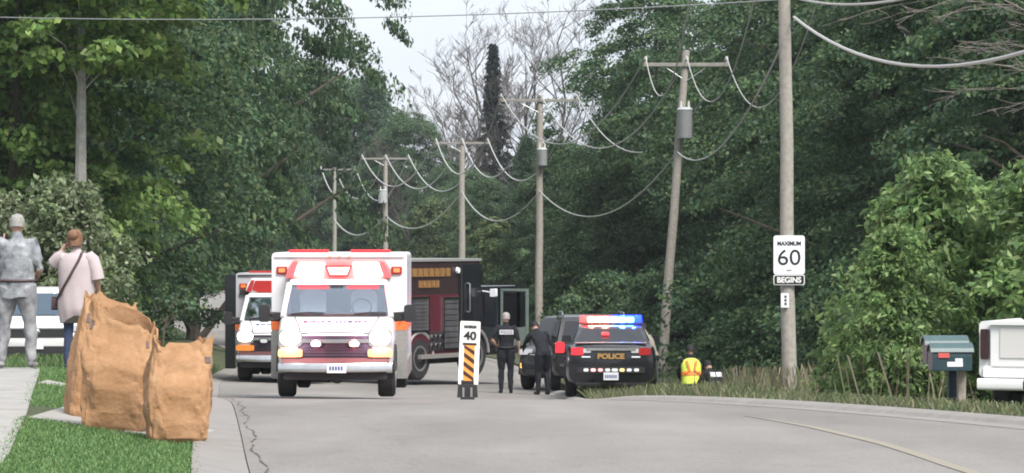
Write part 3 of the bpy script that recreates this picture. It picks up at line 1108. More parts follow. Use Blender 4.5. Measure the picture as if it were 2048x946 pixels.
# ------------------------------------------------------------------ signs
M_SIGNW = mat('sign_white', (0.74, 0.77, 0.80), 0.45, var=.04, scale=4)
M_SIGNB = mat('sign_black', (0.012, 0.012, 0.014), 0.5)
M_SIGNG = mat('sign_back', (0.35, 0.36, 0.37), 0.5, metal=.6)
M_SLETTER = mat('sign_letter_white', (0.75, 0.75, 0.75), 0.5)
sx, sy_ = 5.42 - .02, 68 - .19
so = empty('speed_sign', (sx, sy_, P(1582, 570, sy_).z), math.radians(2), 'white maximum 60 begins speed sign fixed to the thick near utility pole', 'sign')
MB().rbox((0, 0, .585), (.61, .012, .76), .05, 'y').build('sign_plate', M_SIGNW, so)
MB().rbox((0, .006, .10), (.61, .012, .20), .035, 'y').build('tab_border', M_SLETTER, so)
MB().rbox((0, -.002, .10), (.575, .012, .165), .025, 'y').build('tab_plate', M_SIGNB, so)
R90 = (math.radians(90), 0, 0)
text('lettering', 'MAXIMUM', .11, M_SIGNB, so, (0, -.009, .81), R90, width=.46, height=.085, bold=.004)
text('numeral', '60', .35, M_SIGNB, so, (0, -.009, .54), R90, width=.44, height=.30)
text('unit_mark', 'km/h', .05, M_SIGNB, so, (0, -.009, .29), R90, width=.09, height=.035)
text('tab_lettering', 'BEGINS', .13, M_SLETTER, so, (0, -.012, .10), R90, width=.47, height=.115, bold=.004)
for zz in (.3, .85):
    MB().box((0, .025, zz), (.3, .035, .04)).build('bracket', M_SIGNG, so)
tg = empty('pole_number_tag', (P(1570, 600, sy_).x, sy_ + .0, P(1570, 614, sy_).z), 0, 'small white number tag nailed to the pole below the speed sign', 'tag')
MB().rbox((0, 0, .13), (.155, .01, .28), .01, 'y').build('tag_plate', M_SIGNW, tg)
for k in range(3):
    MB().box((.01, -.007, .06 + .07 * k), (.045, .004, .05)).build('numeral', mat('tag_ink', (.05, .05, .06), .6), tg)
MB().box((.06, .03, .14), (.05, .06, .05)).build('bracket', M_SIGNG, tg)

# flexible 40 marker standing on the road in front of the fire truck
ORG = mat('sign_orange', (0.80, 0.33, 0.07), 0.5, var=.06)
BRN = mat('sign_stripe_dark', (0.05, 0.022, 0.015), 0.5)
M_RUB = mat('rubber', (0.022, 0.022, 0.023), 0.8)
mx, my = (935 - 1024) / F * 60.5, 60.5
mk = empty('speed_marker', (mx, my, zt(mx, my)), 0, 'leaning white maximum 40 marker board with orange and black diagonal stripes', 'sign')
TILTB = Matrix.Rotation(math.radians(2.2), 4, 'Y')
bd = MB().rbox((0, 0, .83), (.35, .03, 1.10), .02, 'y').build('board', mat('marker_white', (.78, .78, .76), .5), mk)
bd.matrix_local = TILTB
pl = MB().rbox((0, -.018, 1.15), (.25, .008, .36), .01, 'y').build('number_panel', mat('marker_grey', (.62, .62, .6), .5), bd)
text('lettering', 'MAXIMUM', .06, M_SIGNB, bd, (0, -.026, 1.285), R90, width=.21, height=.05, bold=.004)
text('numeral', '40', .2, M_SIGNB, bd, (0, -.026, 1.13), R90, width=.22, height=.15, bold=.006)
MB().box((0, -.024, .985), (.24, .006, .035)).build('base_line', M_SIGNB, bd)
MB().box((0, -.018, .655), (.185, .008, .62)).build('stripe_panel', ORG, bd)
for k in range(4):
    zc = .43 + .155 * k
    lo, hi = .345, .965
    p = [(-.0925, zc + .10), (.0925, zc - .03), (.0925, zc - .105), (-.0925, zc + .025)]
    p = [(a, min(hi, max(lo, b))) for a, b in p]
    MB().prism(p, 'y', -.029, -.0225).build('stripe', BRN, bd)
b1 = MB()
b1.box((0, 0, .17), (.36, .3, .22), taper=(.9, .9)).box((0, 0, .035), (.24, .42, .07))
b1.build('base', M_RUB, mk, bevel=.01)
for s in (-1, 1):
    MB().box((s * .07, -.16, .15), (.035, .03, .17)).build('spring_bracket', mat('zinc', (.3, .3, .3), .5, metal=.7), mk)
MB().box((0, 0, .3), (.22, .04, .12)).build('hinge', M_RUB, mk)

# ------------------------------------------------------------------ mailboxes
M_TEAL = mat('mailbox_teal', (0.022, 0.05, 0.06), 0.45, var=.2, scale=6)
M_TEAL2 = mat('mailbox_lid_teal', (0.055, 0.10, 0.108), 0.4, var=.15, scale=6)
M_RED = mat('flag_red', (0.55, 0.10, 0.09), 0.5)
M_POSTW = mat('post_wood', (0.30, 0.265, 0.22), 0.9, var=.25, scale=9, bump=.3, bscale=30)
M_POSTD = mat('post_dark_blue', (0.02, 0.035, 0.05), 0.6, var=.2)


def mailbox(cx, cy, cz, L, Wd, Hh, rz, label, marks):
    o = empty('mailbox', (cx, cy, cz), rz, label, 'mailbox', 'pair of teal mailboxes')
    body, lid = [], []
    prof = [(-Wd / 2, 0), (Wd / 2, 0), (Wd / 2, Hh * .55)] + [(Wd / 2 * math.cos(a), Hh * .55 + Hh * .45 * math.sin(a)) for a in np.linspace(.25, math.pi - .25, 8)] + [(-Wd / 2, Hh * .55)]
    MB().prism(prof, 'x', -L / 2, L / 2).build('box', M_TEAL, o, bevel=.01)
    pr2 = [(Wd / 2 + .012, Hh * .72)] + [((Wd / 2 + .014) * math.cos(a), Hh * .60 + (Hh * .47) * math.sin(a)) for a in np.linspace(.3, math.pi - .3, 9)] + [(-Wd / 2 - .012, Hh * .72)]
    pr2 += [((Wd / 2 + .003) * math.cos(a), Hh * .56 + (Hh * .44) * math.sin(a)) for a in np.linspace(math.pi - .35, .35, 9)]
    MB().prism(pr2, 'x', -L / 2 - .02, L / 2 + .02).build('lid', M_TEAL2, o)
    if marks:
        MB().box((-L * .22, -Wd / 2 - .008, Hh * .60), (.13, .012, .055)).build('flag', M_RED, o)
        MB().box((.03, -Wd / 2 - .004, Hh * .26), (.18, .006, .055)).build('number_plate', M_SIGNW, o)
        MB().box((.075, -Wd / 2 - .004, Hh * .40), (.085, .006, .05)).build('number_plate', M_SIGNW, o)
    return o


bx, by = (1925 - 1024) / F * 40, 40.0
pz0 = zt(bx, by)
mailbox((1899 - 1024) / F * 40, 39.95, P(0, 741, 40).z, .46, .26, .30, .08, 'front teal mailbox with red flag and white number plates', True)
mailbox((1890 - 1024) / F * 40.4, 40.42, P(0, 728, 40.4).z, .48, .26, .31, .1, 'rear teal mailbox standing slightly taller behind the flagged one', False)
po = empty('mailbox_post', (bx, by + .1, pz0 - .1), .1, 'weathered square wooden post under the mailboxes', 'post')
MB().box((0, 0, .32), (.09, .09, .64)).build('post', M_POSTW, po, bevel=.006)
MB().box((-.09, 0.14, .645), (.30, .46, .03)).build('shelf', M_POSTW, po)
pd = empty('mailbox_post', ((1905 - 1024) / F * 40.3, 40.3, pz0 - .1), .1, 'dark blue post beside the wooden mailbox post', 'post')
MB().box((0, 0, .325), (.11, .10, .65)).build('post', M_POSTD, pd, bevel=.006)
MB().box((0, 0, .63), (.15, .14, .03)).build('cap', M_POSTD, pd)

# ------------------------------------------------------------------ vehicles
M_BLACK = mat('black_paint', (0.012, 0.013, 0.017), 0.25, coat=.6, var=.15, scale=2)
M_WHITE = mat('white_paint', (0.72, 0.72, 0.72), 0.35, coat=.3, var=.03, scale=2)
M_BOXW = mat('box_white', (0.66, 0.66, 0.68), 0.4, coat=.2, var=.03, scale=2)
M_SILV = mat('silver_paint', (0.20, 0.20, 0.20), 0.4, metal=.4, coat=.3, var=.3, scale=3)
M_CHROME = mat('chrome', (0.62, 0.62, 0.62), 0.22, metal=1.0, var=.1, scale=5)
M_ALU = mat('tread_plate', (0.30, 0.29, 0.275), 0.5, metal=.35, var=.15, scale=30)
M_TYRE = mat('tyre', (0.025, 0.024, 0.025), 0.85, var=.2, scale=20)
M_RIM = mat('rim', (0.45, 0.45, 0.45), 0.35, metal=.8)
M_TRIM = mat('black_trim', (0.02, 0.02, 0.022), 0.6)
M_UNDER = mat('underbody', (0.03, 0.026, 0.028), 0.9)
M_DGLASS = mat('dark_glass', (0.015, 0.018, 0.022), 0.06, spec=.7)
M_BGLASS = mat('blue_glass', (0.05, 0.08, 0.11), 0.06, spec=.7)
M_SCREEN = glass_mat('windscreen', (.85, .9, .92), .12)
M_REDOFF = mat('red_lens', (0.35, 0.02, 0.02), 0.25, coat=.5)
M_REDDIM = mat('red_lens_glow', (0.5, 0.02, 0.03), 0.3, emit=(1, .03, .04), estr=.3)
M_AMB = mat('amber_lens', (0.65, 0.20, 0.03), 0.3, coat=.4, emit=(1, .3, .05), estr=.02)
M_AMBON = mat('amber_lit', (0.62, 0.24, 0.09), 0.3, emit=(1, .30, .10), estr=.10)
M_HEAD = mat('headlight_lit', (0.9, 0.9, 0.9), 0.3, emit=(1, .93, .95), estr=5)
M_HEADOFF = mat('headlight', (0.5, 0.52, 0.55), 0.15, coat=.5)
M_BEACON = mat('beacon_white_hot', (0.9, .8, .7), 0.3, emit=(1, .80, .74), estr=3.0)
M_BEACONR = mat('beacon_red', (0.8, .05, .05), 0.3, emit=(1, .05, .06), estr=.75)
M_BEACONV = mat('beacon_violet', (0.8, .5, .9), 0.3, emit=(1, .62, 1), estr=2)
M_BEACONW = mat('beacon_orange', (0.9, .5, .3), 0.3, emit=(1, .62, .40), estr=2)
M_BLUE = mat('beacon_blue', (0.02, .05, .9), 0.3, emit=(.01, .03, 1), estr=1.2)
M_CYAN = mat('beacon_cyan', (0.2, .8, 1), 0.3, emit=(.12, .72, 1), estr=1.0)
M_CREAM = mat('beacon_cream', (1, .8, .5), 0.3, emit=(1, .66, .38), estr=1.3)
M_ORANGE = mat('reflective_orange', (0.75, 0.17, 0.045), 0.45, var=.12, scale=12)
M_SEAT = mat('seat_grey', (0.55, 0.56, 0.58), 0.8, var=.1)
M_SEATD = mat('seat_dark', (0.05, 0.05, 0.06), 0.8)
M_PLATE = mat('licence_plate', (0.66, 0.67, 0.70), 0.5)
M_INK = mat('plate_ink', (0.05, 0.07, 0.2), 0.6)
M_BLUET = mat('blue_lettering', (0.02, 0.06, 0.20), 0.5)
M_GOLD = mat('gold_lettering', (0.40, 0.235, 0.08), 0.45, var=.1, scale=20)


def wheel(parent, x, y, r, w, side, rim=M_RIM, dual=False):
    """wheel with its axle along x; side = -1/+1 is the outward face"""
    prof = [(.55, -.5), (.9, -.5), (1.0, -.36), (1.0, .36), (.9, .5), (.55, .5)]
    mb = MB()
    n = 22
    rings = []
    for rr, ww in prof:
        rings.append([(x + ww * w, y + r * rr * math.cos(2 * math.pi * k / n), r + r * rr * math.sin(2 * math.pi * k / n)) for k in range(n)])
    mb.loft(rings, cap=True)
    wo = mb.build('wheel', M_TYRE, parent, smooth=True)
    mb = MB()
    xo = x + side * w * .5
    rings = []
    for rr, dx in ((.60, .0), (.60, .012), (.5, .004), (.46, -.05), (.2, -.03), (.17, .01), (.05, .012)):
        rings.append([(xo + side * dx, y + r * rr * math.cos(2 * math.pi * k / n), r + r * rr * math.sin(2 * math.pi * k / n)) for k in range(n)])
    mb.loft(rings, cap=True)
    mb.build('rim', rim, wo, smooth=True)
    return wo


def ring_rr(hw, z0, z1, r, y, n=4, cx=0.0):
    pts = []
    r = min(r, hw * .9, (z1 - z0) * .45)
    for sx, sz, a0 in ((1, 1, 0), (-1, 1, 90), (-1, -1, 180), (1, -1, 270)):
        for j in range(n + 1):
            a = math.radians(a0 + 90 * j / n)
            pts.append((cx + sx * (hw - r) + r * math.cos(a), y, (z1 - r if sz > 0 else z0 + r) + r * math.sin(a)))
    return pts


def ambulance(name, x, y, rz, label, lit, z=None):
    A = empty(name, (x, y, zt(x, y) if z is None else z), rz, label, 'ambulance', 'ambulances facing up the road')
    # patient box
    mb = MB().rbox((0, 3.95, 1.54), (2.41, 4.1, 1.96), .07, 'y')
    bx_ = mb.build('box_body', M_BOXW if lit else mat('box_white_shaded', (.40, .40, .42), .45, coat=.2, var=.04, scale=2), A, bevel=.015)  # unlit copy: white box paint darkened, its shade put into the colour
    MB().box((0, 1.895, 2.455), (2.30, .05, .035)).build('drip_rail', M_TRIM if not lit else M_BOXW, bx_)
    for k in (-.17, 0, .17):
        MB().rbox((k, 1.885, 2.435), (.06, .03, .028), .01, 'y').build('marker_lamp', M_AMB, bx_)
    for s in (-1, 1):
        MB().rbox((s * 1.02, 1.885, 2.20), (.19, .03, .135), .02, 'y').build('lamp_bezel', M_REDOFF, bx_)
        MB().rbox((s * 1.02, 1.865, 2.205), (.115, .03, .075), .015, 'y').build('corner_lamp', M_AMBON if lit else M_AMB, bx_)
        MB().rbox((s * 1.08, 1.87, 1.27), (.265, .04, .25), .01, 'y').build('orange_panel', M_ORANGE, bx_)
        MB().box((s * 1.085, 1.868, 1.30), (.03, .046, .16), rot=(0, s * .4, 0)).build('panel_mark', mat('orange_deep', (.55, .09, .03), .5), bx_)
        MB().rbox((s * 1.085, 1.88, .71), (.25, .06, .86), .03, 'y').build('corner_guard', M_ALU, bx_)
        MB().box((s * 1.085, 1.90, 1.42), (.245, .03, .045)).build('guard_trim', M_TRIM, bx_)
        MB().box((s * 1.2, 4.0, .45), (.03, 3.9, .32)).build('side_skirt', M_ALU, A)
        MB().box((s * 1.209, 4.0, 1.27), (.008, 4.0, .25)).build('side_stripe', M_ORANGE, bx_)
    # cab
    rings = [ring_rr(.86, .62, 1.00, .10, .10), ring_rr(.95, .56, 1.10, .12, .14), ring_rr(.985, .52, 1.17, .14, .24), ring_rr(1.0, .50, 1.30, .16, .55),
             ring_rr(1.0, .48, 1.405, .12, .86), ring_rr(1.0, .48, 1.42, .08, 1.0), ring_rr(1.0, .48, 1.42, .06, 1.93)]
    cab_ = MB().loft(rings).build('cab_body', M_WHITE, A, smooth=True)
    rings = [ring_rr(.84, 1.955, 2.0, .02, 1.30), ring_rr(.86, 1.95, 2.04, .05, 1.42), ring_rr(.88, 1.95, 2.06, .06, 1.93)]
    MB().loft(rings).build('cab_roof', M_WHITE, A, smooth=True)
    for s in (-1, 1):
        MB().tube([(s * .945, .84, 1.40), (s * .93, .95, 1.52), (s * .86, 1.34, 1.97)], [.05, .045, .05], 8).build('pillar', M_WHITE, A, smooth=True)
        MB().tube([(s * .97, 1.88, 1.40), (s * .90, 1.88, 1.98)], [.06, .06], 8).build('pillar', M_WHITE, A, smooth=True)
        MB().panel([(s * .955, .98, 1.43), (s * .965, 1.84, 1.43), (s * .895, 1.84, 1.94), (s * .865, 1.36, 1.94)], (s, 0, 0), .006).build('side_window', M_SCREEN, A)
        # mirrors
        mo = MB()
        mo.tube([(s * .94, .98, 1.44), (s * 1.24, .9, 1.46)], .035, 8).tube([(s * .94, .98, 1.34), (s * 1.24, .9, 1.36)], .03, 8)
        mo.rbox((s * 1.12, .93, 1.41), (.36, .05, .12), .03, 'y')
        mr_ = mo.build('mirror_arm', M_TRIM, A, smooth=True)
        MB().rbox((s * 1.27, .9, 1.46), (.20, .12, .30), .05, 'y').build('mirror_head', M_TRIM, mr_, smooth=True)
    MB().panel([(-.90, .86, 1.425), (.90, .86, 1.425), (.83, 1.335, 1.955), (-.83, 1.335, 1.955)], (0, -.74, .66), .008).build('windshield', M_SCREEN, A)
    MB().panel([(-.86, .835, 1.418), (.86, .835, 1.418), (.86, .90, 1.445), (-.86, .90, 1.445)], (0, -.7, .7), .014).build('cowl', M_TRIM, A)
    for s in (-1, 1):
        MB().tube([(s * .55 - .25, .845, 1.45), (s * .55 + .05, .87, 1.478), (s * .55 + .32, .875, 1.47)], [.014, .014, .01], 6).build('wiper', M_TRIM, A)
    for s in (-1, 1):
        MB().tube([(s * .60, .155, 1.145), (s * .66, .5, 1.285), (s * .74, .84, 1.405)], .008, 5).build('hood_seam', M_TRIM, A)
        MB().box((s * 1.207, 2.6, 1.55), (.006, .012, 1.7)).build('door_seam', M_TRIM, A)
        MB().box((s * 1.004, 1.45, .95), (.008, .7, .012)).build('door_moulding', M_TRIM, A)
    MB().tube([(-.60, .150, 1.135), (0, .140, 1.145), (.60, .150, 1.135)], .010, 5).build('hood_edge', M_TRIM, A)
    # interior
    MB().box((0, 1.12, 1.42), (1.75, .35, .12)).build('dashboard', M_SEATD, A, bevel=.03)
    for s in (-1, 1):
        st = MB().rbox((s * .45, 1.62, 1.60), (.46, .16, .52), .10, 'y').rbox((s * .45, 1.62, 1.9), (.26, .12, .15), .05, 'y').build('seat', M_SEAT, A, smooth=True)
    MB().box((0, 1.89, 1.68), (1.72, .02, .53)).build('bulkhead', M_SEATD, A)
    MB().tube([(.42 + .17 * math.cos(a), 1.24 + .05 * math.sin(a), 1.56 + .15 * math.sin(a)) for a in np.linspace(0, 6.28, 17)], .016, 6).build('steering_wheel', M_TRIM, A)
    MB().box((-.02, 1.3, 1.90), (.22, .04, .07)).build('rear_view_mirror', M_TRIM, A)
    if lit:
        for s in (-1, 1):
            MB().panel([(s * .72, 1.272, 1.885), (s * .16, 1.272, 1.885), (s * .16, 1.322, 1.94), (s * .72, 1.322, 1.94)], (0, -.74, .66), .004).build('windshield_glow', M_REDDIM, A)  # glowing strip added for the beacons' red light on the windshield top
    # hood lettering and grille
    text('hood_lettering', 'AMBULANCE', .08, M_BLUET, A, (0, .585, 1.318), (math.radians(30), 0, 0), mirror=True, width=1.15, height=.07, spacing=1.3, bold=.003)
    g = MB().rbox((0, .115, .86), (1.30, .07, .46), .05, 'y').build('grille', mat('grille_dark', (.025, .015, .03), .5), A)
    for k in range(5):
        MB().box((0, .072, .70 + .05 * k), (1.05, .012, .014)).build('grille_bar', M_TRIM, g)
    MB().rbox((0, .065, 1.0), (1.36, .05, .065), .02, 'y').build('grille_chrome', M_CHROME, g)
    for s, mm in ((-1, M_BEACONV), (1, M_BEACONW)):
        gl = MB().rbox((s * .33, .03, .955), (.20, .05, .11), .04, 'y').build('grille_lamp', M_TRIM, A)
        MB().rbox((s * .33, .0, .955), (.16, .03, .085), .035, 'y').build('lens', mm if lit else M_HEADOFF, gl)
    for s in (-1, 1):
        MB().rbox((s * .775, .10, 1.05), (.40, .08, .29), .05, 'y').build('headlight_bezel', M_CHROME, A)
        MB().rbox((s * .775, .055, 1.06), (.35, .05, .24), .115, 'y').build('headlight', M_HEAD, A)
        MB().rbox((s * .775, .085, .79), (.42, .09, .13), .03, 'y').build('turn_signal', M_AMBON if lit else M_AMB, A)
    MB().box((0, .12, .66), (1.86, .12, .09)).build('lower_panel', mat('lower_maroon', (.12, .05, .05), .5), A)
    rings = []
    for t in np.linspace(-1, 1, 13):
        yb = .14 * abs(t) ** 2.2
        rings.append([(t * .985, yb - .02 + q[0], .535 + q[1]) for q in ((0, -.09), (-.05, -.06), (-.055, .03), (-.03, .085), (.04, .10), (.09, .09), (.09, -.09))])
    bp = MB().loft(rings).build('front_bumper', M_CHROME, A, smooth=True)
    MB().box((.03, -.085, .535), (.33, .014, .16)).build('licence_plate', M_PLATE, bp)
    for k in range(5):
        MB().box((-.08 + .05 * k, -.094, .535), (.03, .006, .07)).build('plate_mark', M_INK, bp)
    MB().box((0, .25, .39), (1.78, .3, .13), taper=(1, 1)).build('valance', M_UNDER, A, bevel=.03)
    MB().ball((.03, .2, .31), (.09, .1, .05)).build('tow_hook', M_UNDER, A)
    MB().box((0, 3.2, .55), (1.2, 5.0, .2)).build('chassis', M_UNDER, A)
    for s in (-1, 1):
        wheel(A, s * .87, .95, .39, .30, s)
        wheel(A, s * 1.03, 4.55, .39, .24, s)
        wheel(A, s * .76, 4.55, .39, .24, s)
        MB().tube([(s * 1.0, .95 + .47 * math.cos(a), .42 + .47 * math.sin(a)) for a in np.linspace(.1, 3.04, 12)], .045, 6).build('wheel_arch', M_TRIM, A, smooth=True)
    # roof light pod over the cab
    pod = MB().prism([(-.80, 2.39), (.80, 2.39), (.90, 2.24), (.94, 2.09), (.62, 2.0), (.2, 1.975), (-.2, 1.975), (-.62, 2.0), (-.94, 2.09), (-.90, 2.24)], 'y', 1.60, 1.898).build('light_pod', mat('pod_glow_tint', (.50, .20, .20), .4, coat=.3) if lit else M_WHITE, A, bevel=.03)  # lit pod tinted pink: beacon glow put into the paint colour
    for s in (-1, 1):
        MB().prism([(s * .25, 2.34), (s * .70, 2.34), (s * .78, 2.12), (s * .62, 2.06), (s * .30, 2.06)], 'y', 1.555, 1.605).build('beacon', M_BEACON if lit else M_REDOFF, pod)
        MB().prism([(s * .72, 2.35), (s * .80, 2.35), (s * .92, 2.08), (s * .80, 2.08)], 'y', 1.56, 1.606).build('beacon_end', M_BEACONR if lit else M_REDOFF, pod)
        MB().box((s * .45, 1.6, 2.015), (.62, .04, .03)).build('beacon_strip', M_BEACONR if lit else M_REDOFF, pod)
        MB().rbox((s * .55, 2.15, 2.54), (.7, .3, .06), .02, 'x').build('roof_beacon', M_REDDIM if lit else M_REDOFF, A)
    MB().prism([(-.24, 2.29), (.24, 2.29), (.17, 2.10), (-.17, 2.10)], 'y', 1.565, 1.602).build('sign_frame', M_REDOFF, pod)
    MB().prism([(-.205, 2.265), (.205, 2.265), (.15, 2.125), (-.15, 2.125)], 'y', 1.555, 1.57).build('sign_face', M_WHITE, pod)
    for k in range(6):
        MB().box((-.10 + .04 * k, 1.552, 2.20), (.022, .006, .05)).build('sign_mark', mat('faded_ink', (.25, .22, .35), .6), pod)
    return A


def glow_light(parent, loc, col, power, r=.05):  # bare point light added beside a lit lens to imitate its glare
    d = bpy.data.lights.new('added_glow', 'POINT')
    d.color = col
    d.energy = power
    d.shadow_soft_size = r
    o = bpy.data.objects.new('added_glow', d)
    COL.objects.link(o)
    o.parent = parent
    o.location = loc
    return o


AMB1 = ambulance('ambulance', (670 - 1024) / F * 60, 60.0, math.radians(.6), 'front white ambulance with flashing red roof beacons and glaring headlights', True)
for s in (-1, 1):
    glow_light(AMB1, (s * .52, 1.38, 2.22), (1, .05, .05), 22)
    glow_light(AMB1, (s * .775, -.16, 1.06), (1, .90, .92), 14)
    glow_light(AMB1, (s * .33, -.10, .955), (1, .25, .35), 3)
a2x = (556 - 1024) / F * 81
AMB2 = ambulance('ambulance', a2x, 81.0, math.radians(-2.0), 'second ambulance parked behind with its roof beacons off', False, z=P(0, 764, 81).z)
shaded_side = MB().rbox((-1.335, 2.0, 1.36), (.26, .12, 2.25), .03, 'y').build('door_or_shade_panel', M_BLACK, AMB2, bevel=.01)  # dark panel added to stand in for the box's shaded side
MB().box((-1.335, 1.93, 1.9), (.16, .02, .5)).build('door_window', M_DGLASS, shaded_side)  # dark pane on the same stand-in panel
MB().rbox((-1.0, 1.85, 2.05), (.22, .03, .11), .01, 'y').build('vent', M_TRIM, AMB2)

# ---- fire truck, turned away, right side towards us
M_MAR = mat('maroon_paint', (0.085, 0.018, 0.028), 0.35, coat=.4, var=.1, scale=2)
M_BRBK = mat('brown_black_paint', (0.035, 0.022, 0.024), 0.35, coat=.4)
ftx, fty = (816 - 1024) / F * 83, 83.0
FT = empty('fire_truck', (ftx, fty, P(0, 762, 83).z), math.radians(60), 'dark maroon fire truck with gold lettering parked at an angle, cab door open', 'fire truck')
MB().box((1.7, 1.2, 1.72), (3.4, 2.4, 2.24)).build('body', M_BRBK, FT, bevel=.04)
MB().box((1.7, 1.2, 2.875), (3.44, 2.46, .07)).build('roof_rim', mat('rim_grey', (.30, .31, .30), .6, metal=.3), FT, bevel=.01)
MB().box((1.15, -.012, 1.32), (2.3, .03, 1.44)).build('side_panel', M_MAR, FT)
rd = random.Random(2)
for (x0, x1, zc, hh) in ((.14, 1.95, 2.58, .2), (.46, 1.42, 2.30, .17)):
    n = 7 if hh > .18 else 5
    w = (x1 - x0) / n
    for k in range(n):
        MB().box((x0 + w * (k + .5), -.012, zc), (w * .80, .03, hh)).build('gold_letter', mat('dim_gold', (.24, .13, .05), .5, var=.25, scale=9), FT)
for (x0, x1, z0, z1) in ((.05, .85, 1.18, 1.98), (1.55, 2.25, .72, 1.95)):
    cp = MB()
    cp.box(((x0 + x1) / 2, -.05, z1), (x1 - x0 + .06, .05, .05)).box(((x0 + x1) / 2, -.05, z0), (x1 - x0 + .06, .05, .05))
    cp.box((x0, -.05, (z0 + z1) / 2), (.05, .05, z1 - z0 - .05)).box((x1, -.05, (z0 + z1) / 2), (.05, .05, z1 - z0 - .05))
    co = cp.build('compartment_frame', M_CHROME, FT)
    for k in range(9):
        zz = z0 + (z1 - z0) * (k + .5) / 9
        MB().box(((x0 + x1) / 2, -.045, zz), (x1 - x0 - .05, .02, (z1 - z0) / 9 * .86)).build('shutter_slat', mat('shutter_grey', (.16, .16, .17), .4, metal=.6, var=.3, scale=3), co)
pp = MB().box((1.2, -.04, .92), (.62, .05, .45)).build('pump_panel', mat('panel_dark', (.05, .045, .05), .5, metal=.3), FT)
for k in range(3):
    for j in range(2):
        MB().cyl((1.0 + .2 * k, -.06, .82 + .2 * j), (1.0 + .2 * k, -.1, .82 + .2 * j), .06, .055, 12).build('gauge', M_CHROME, pp)
MB().box((1.7, .02, .56), (2.6, .3, .10)).build('running_board', M_ALU, FT)
MB().box((1.75, 1.2, .5), (3.2, 1.6, .3)).build('chassis', M_UNDER, FT)
MB().box((2.86, -.012, 1.72), (1.06, .03, 2.1)).build('side_panel', M_BLACK, FT)
MB().tube([(2.75, -.03, 2.3), (2.75, -.09, 2.28), (2.75, -.09, 1.62), (2.75, -.03, 1.6)], .028, 8).build('grab_handle', M_CHROME, FT, smooth=True)
MB().cyl((2.25, -.02, 2.62), (2.25, -.07, 2.62), .08, .07, 12).build('scene_lamp', M_SIGNW, FT)
MB().box((2.45, .05, 2.0), (.05, .16, 1.5)).build('hose_rack', M_UNDER, FT)
cb = MB().prism([(3.44, .5), (5.55, .5), (5.62, 1.2), (5.35, 2.12), (5.2, 2.22), (3.44, 2.22)], 'y', .02, 2.38).build('cab', M_BLACK, FT, bevel=.05)
MB().panel([(3.6, .01, 1.25), (4.25, .01, 1.25), (4.25, .01, 2.02), (3.6, .01, 2.02)], (0, -1, 0), .012).build('cab_window', M_DGLASS, cb)
MB().panel([(4.4, .01, .62), (5.2, .01, .62), (5.2, .01, 2.05), (4.4, .01, 2.05)], (0, -1, 0), .01).build('door_opening', M_UNDER, cb)
dm = mat('door_frame_green', (.16, .2, .18), .5, var=.1)
dof = MB()
dof.box((4.36, -.42, 2.12), (.05, .78, .06)).box((4.36, -.42, .78), (.05, .78, .08)).box((4.36, -.06, 1.45), (.05, .06, 1.27)).box((4.36, -.78, 1.45), (.05, .06, 1.27)).box((4.36, -.42, 1.0), (.04, .66, .38))
dd_ = dof.build('door_or_shade_panel', dm, FT)
MB().box((4.36, -.42, 1.62), (.012, .66, .86)).build('door_window', glass_mat('door_glass', (.25, .3, .3), .12), dd_)
MB().tube([(3.5, 0, 2.1), (3.5, -.28, 2.06)], .02, 6).rbox((3.5, -.32, 2.06), (.10, .16, .2), .03, 'x').build('mirror', M_SIGNW, FT)
for xx in (.5, 3.15):
    w_ = wheel(FT, 0, 0, .52, .3, 1, rim=mat('dull_rim', (.22, .22, .22), .5, metal=.5))
    for ob in [w_] :
        ob.rotation_euler = (0, 0, math.radians(-90))
        ob.location = (xx, .12, 0)
    w_ = wheel(FT, 0, 0, .52, .3, -1, rim=mat('dull_rim', (.22, .22, .22), .5, metal=.5))
    w_.rotation_euler = (0, 0, math.radians(-90))
    w_.location = (xx, 2.28, 0)
    MB().tube([(xx + .6 * math.cos(a), -.02, .55 + .6 * math.sin(a)) for a in np.linspace(.05, 3.09, 12)], .045, 6).build('wheel_arch', mat('arch_pale', (.42, .40, .40), .4, metal=.4), FT, smooth=True)


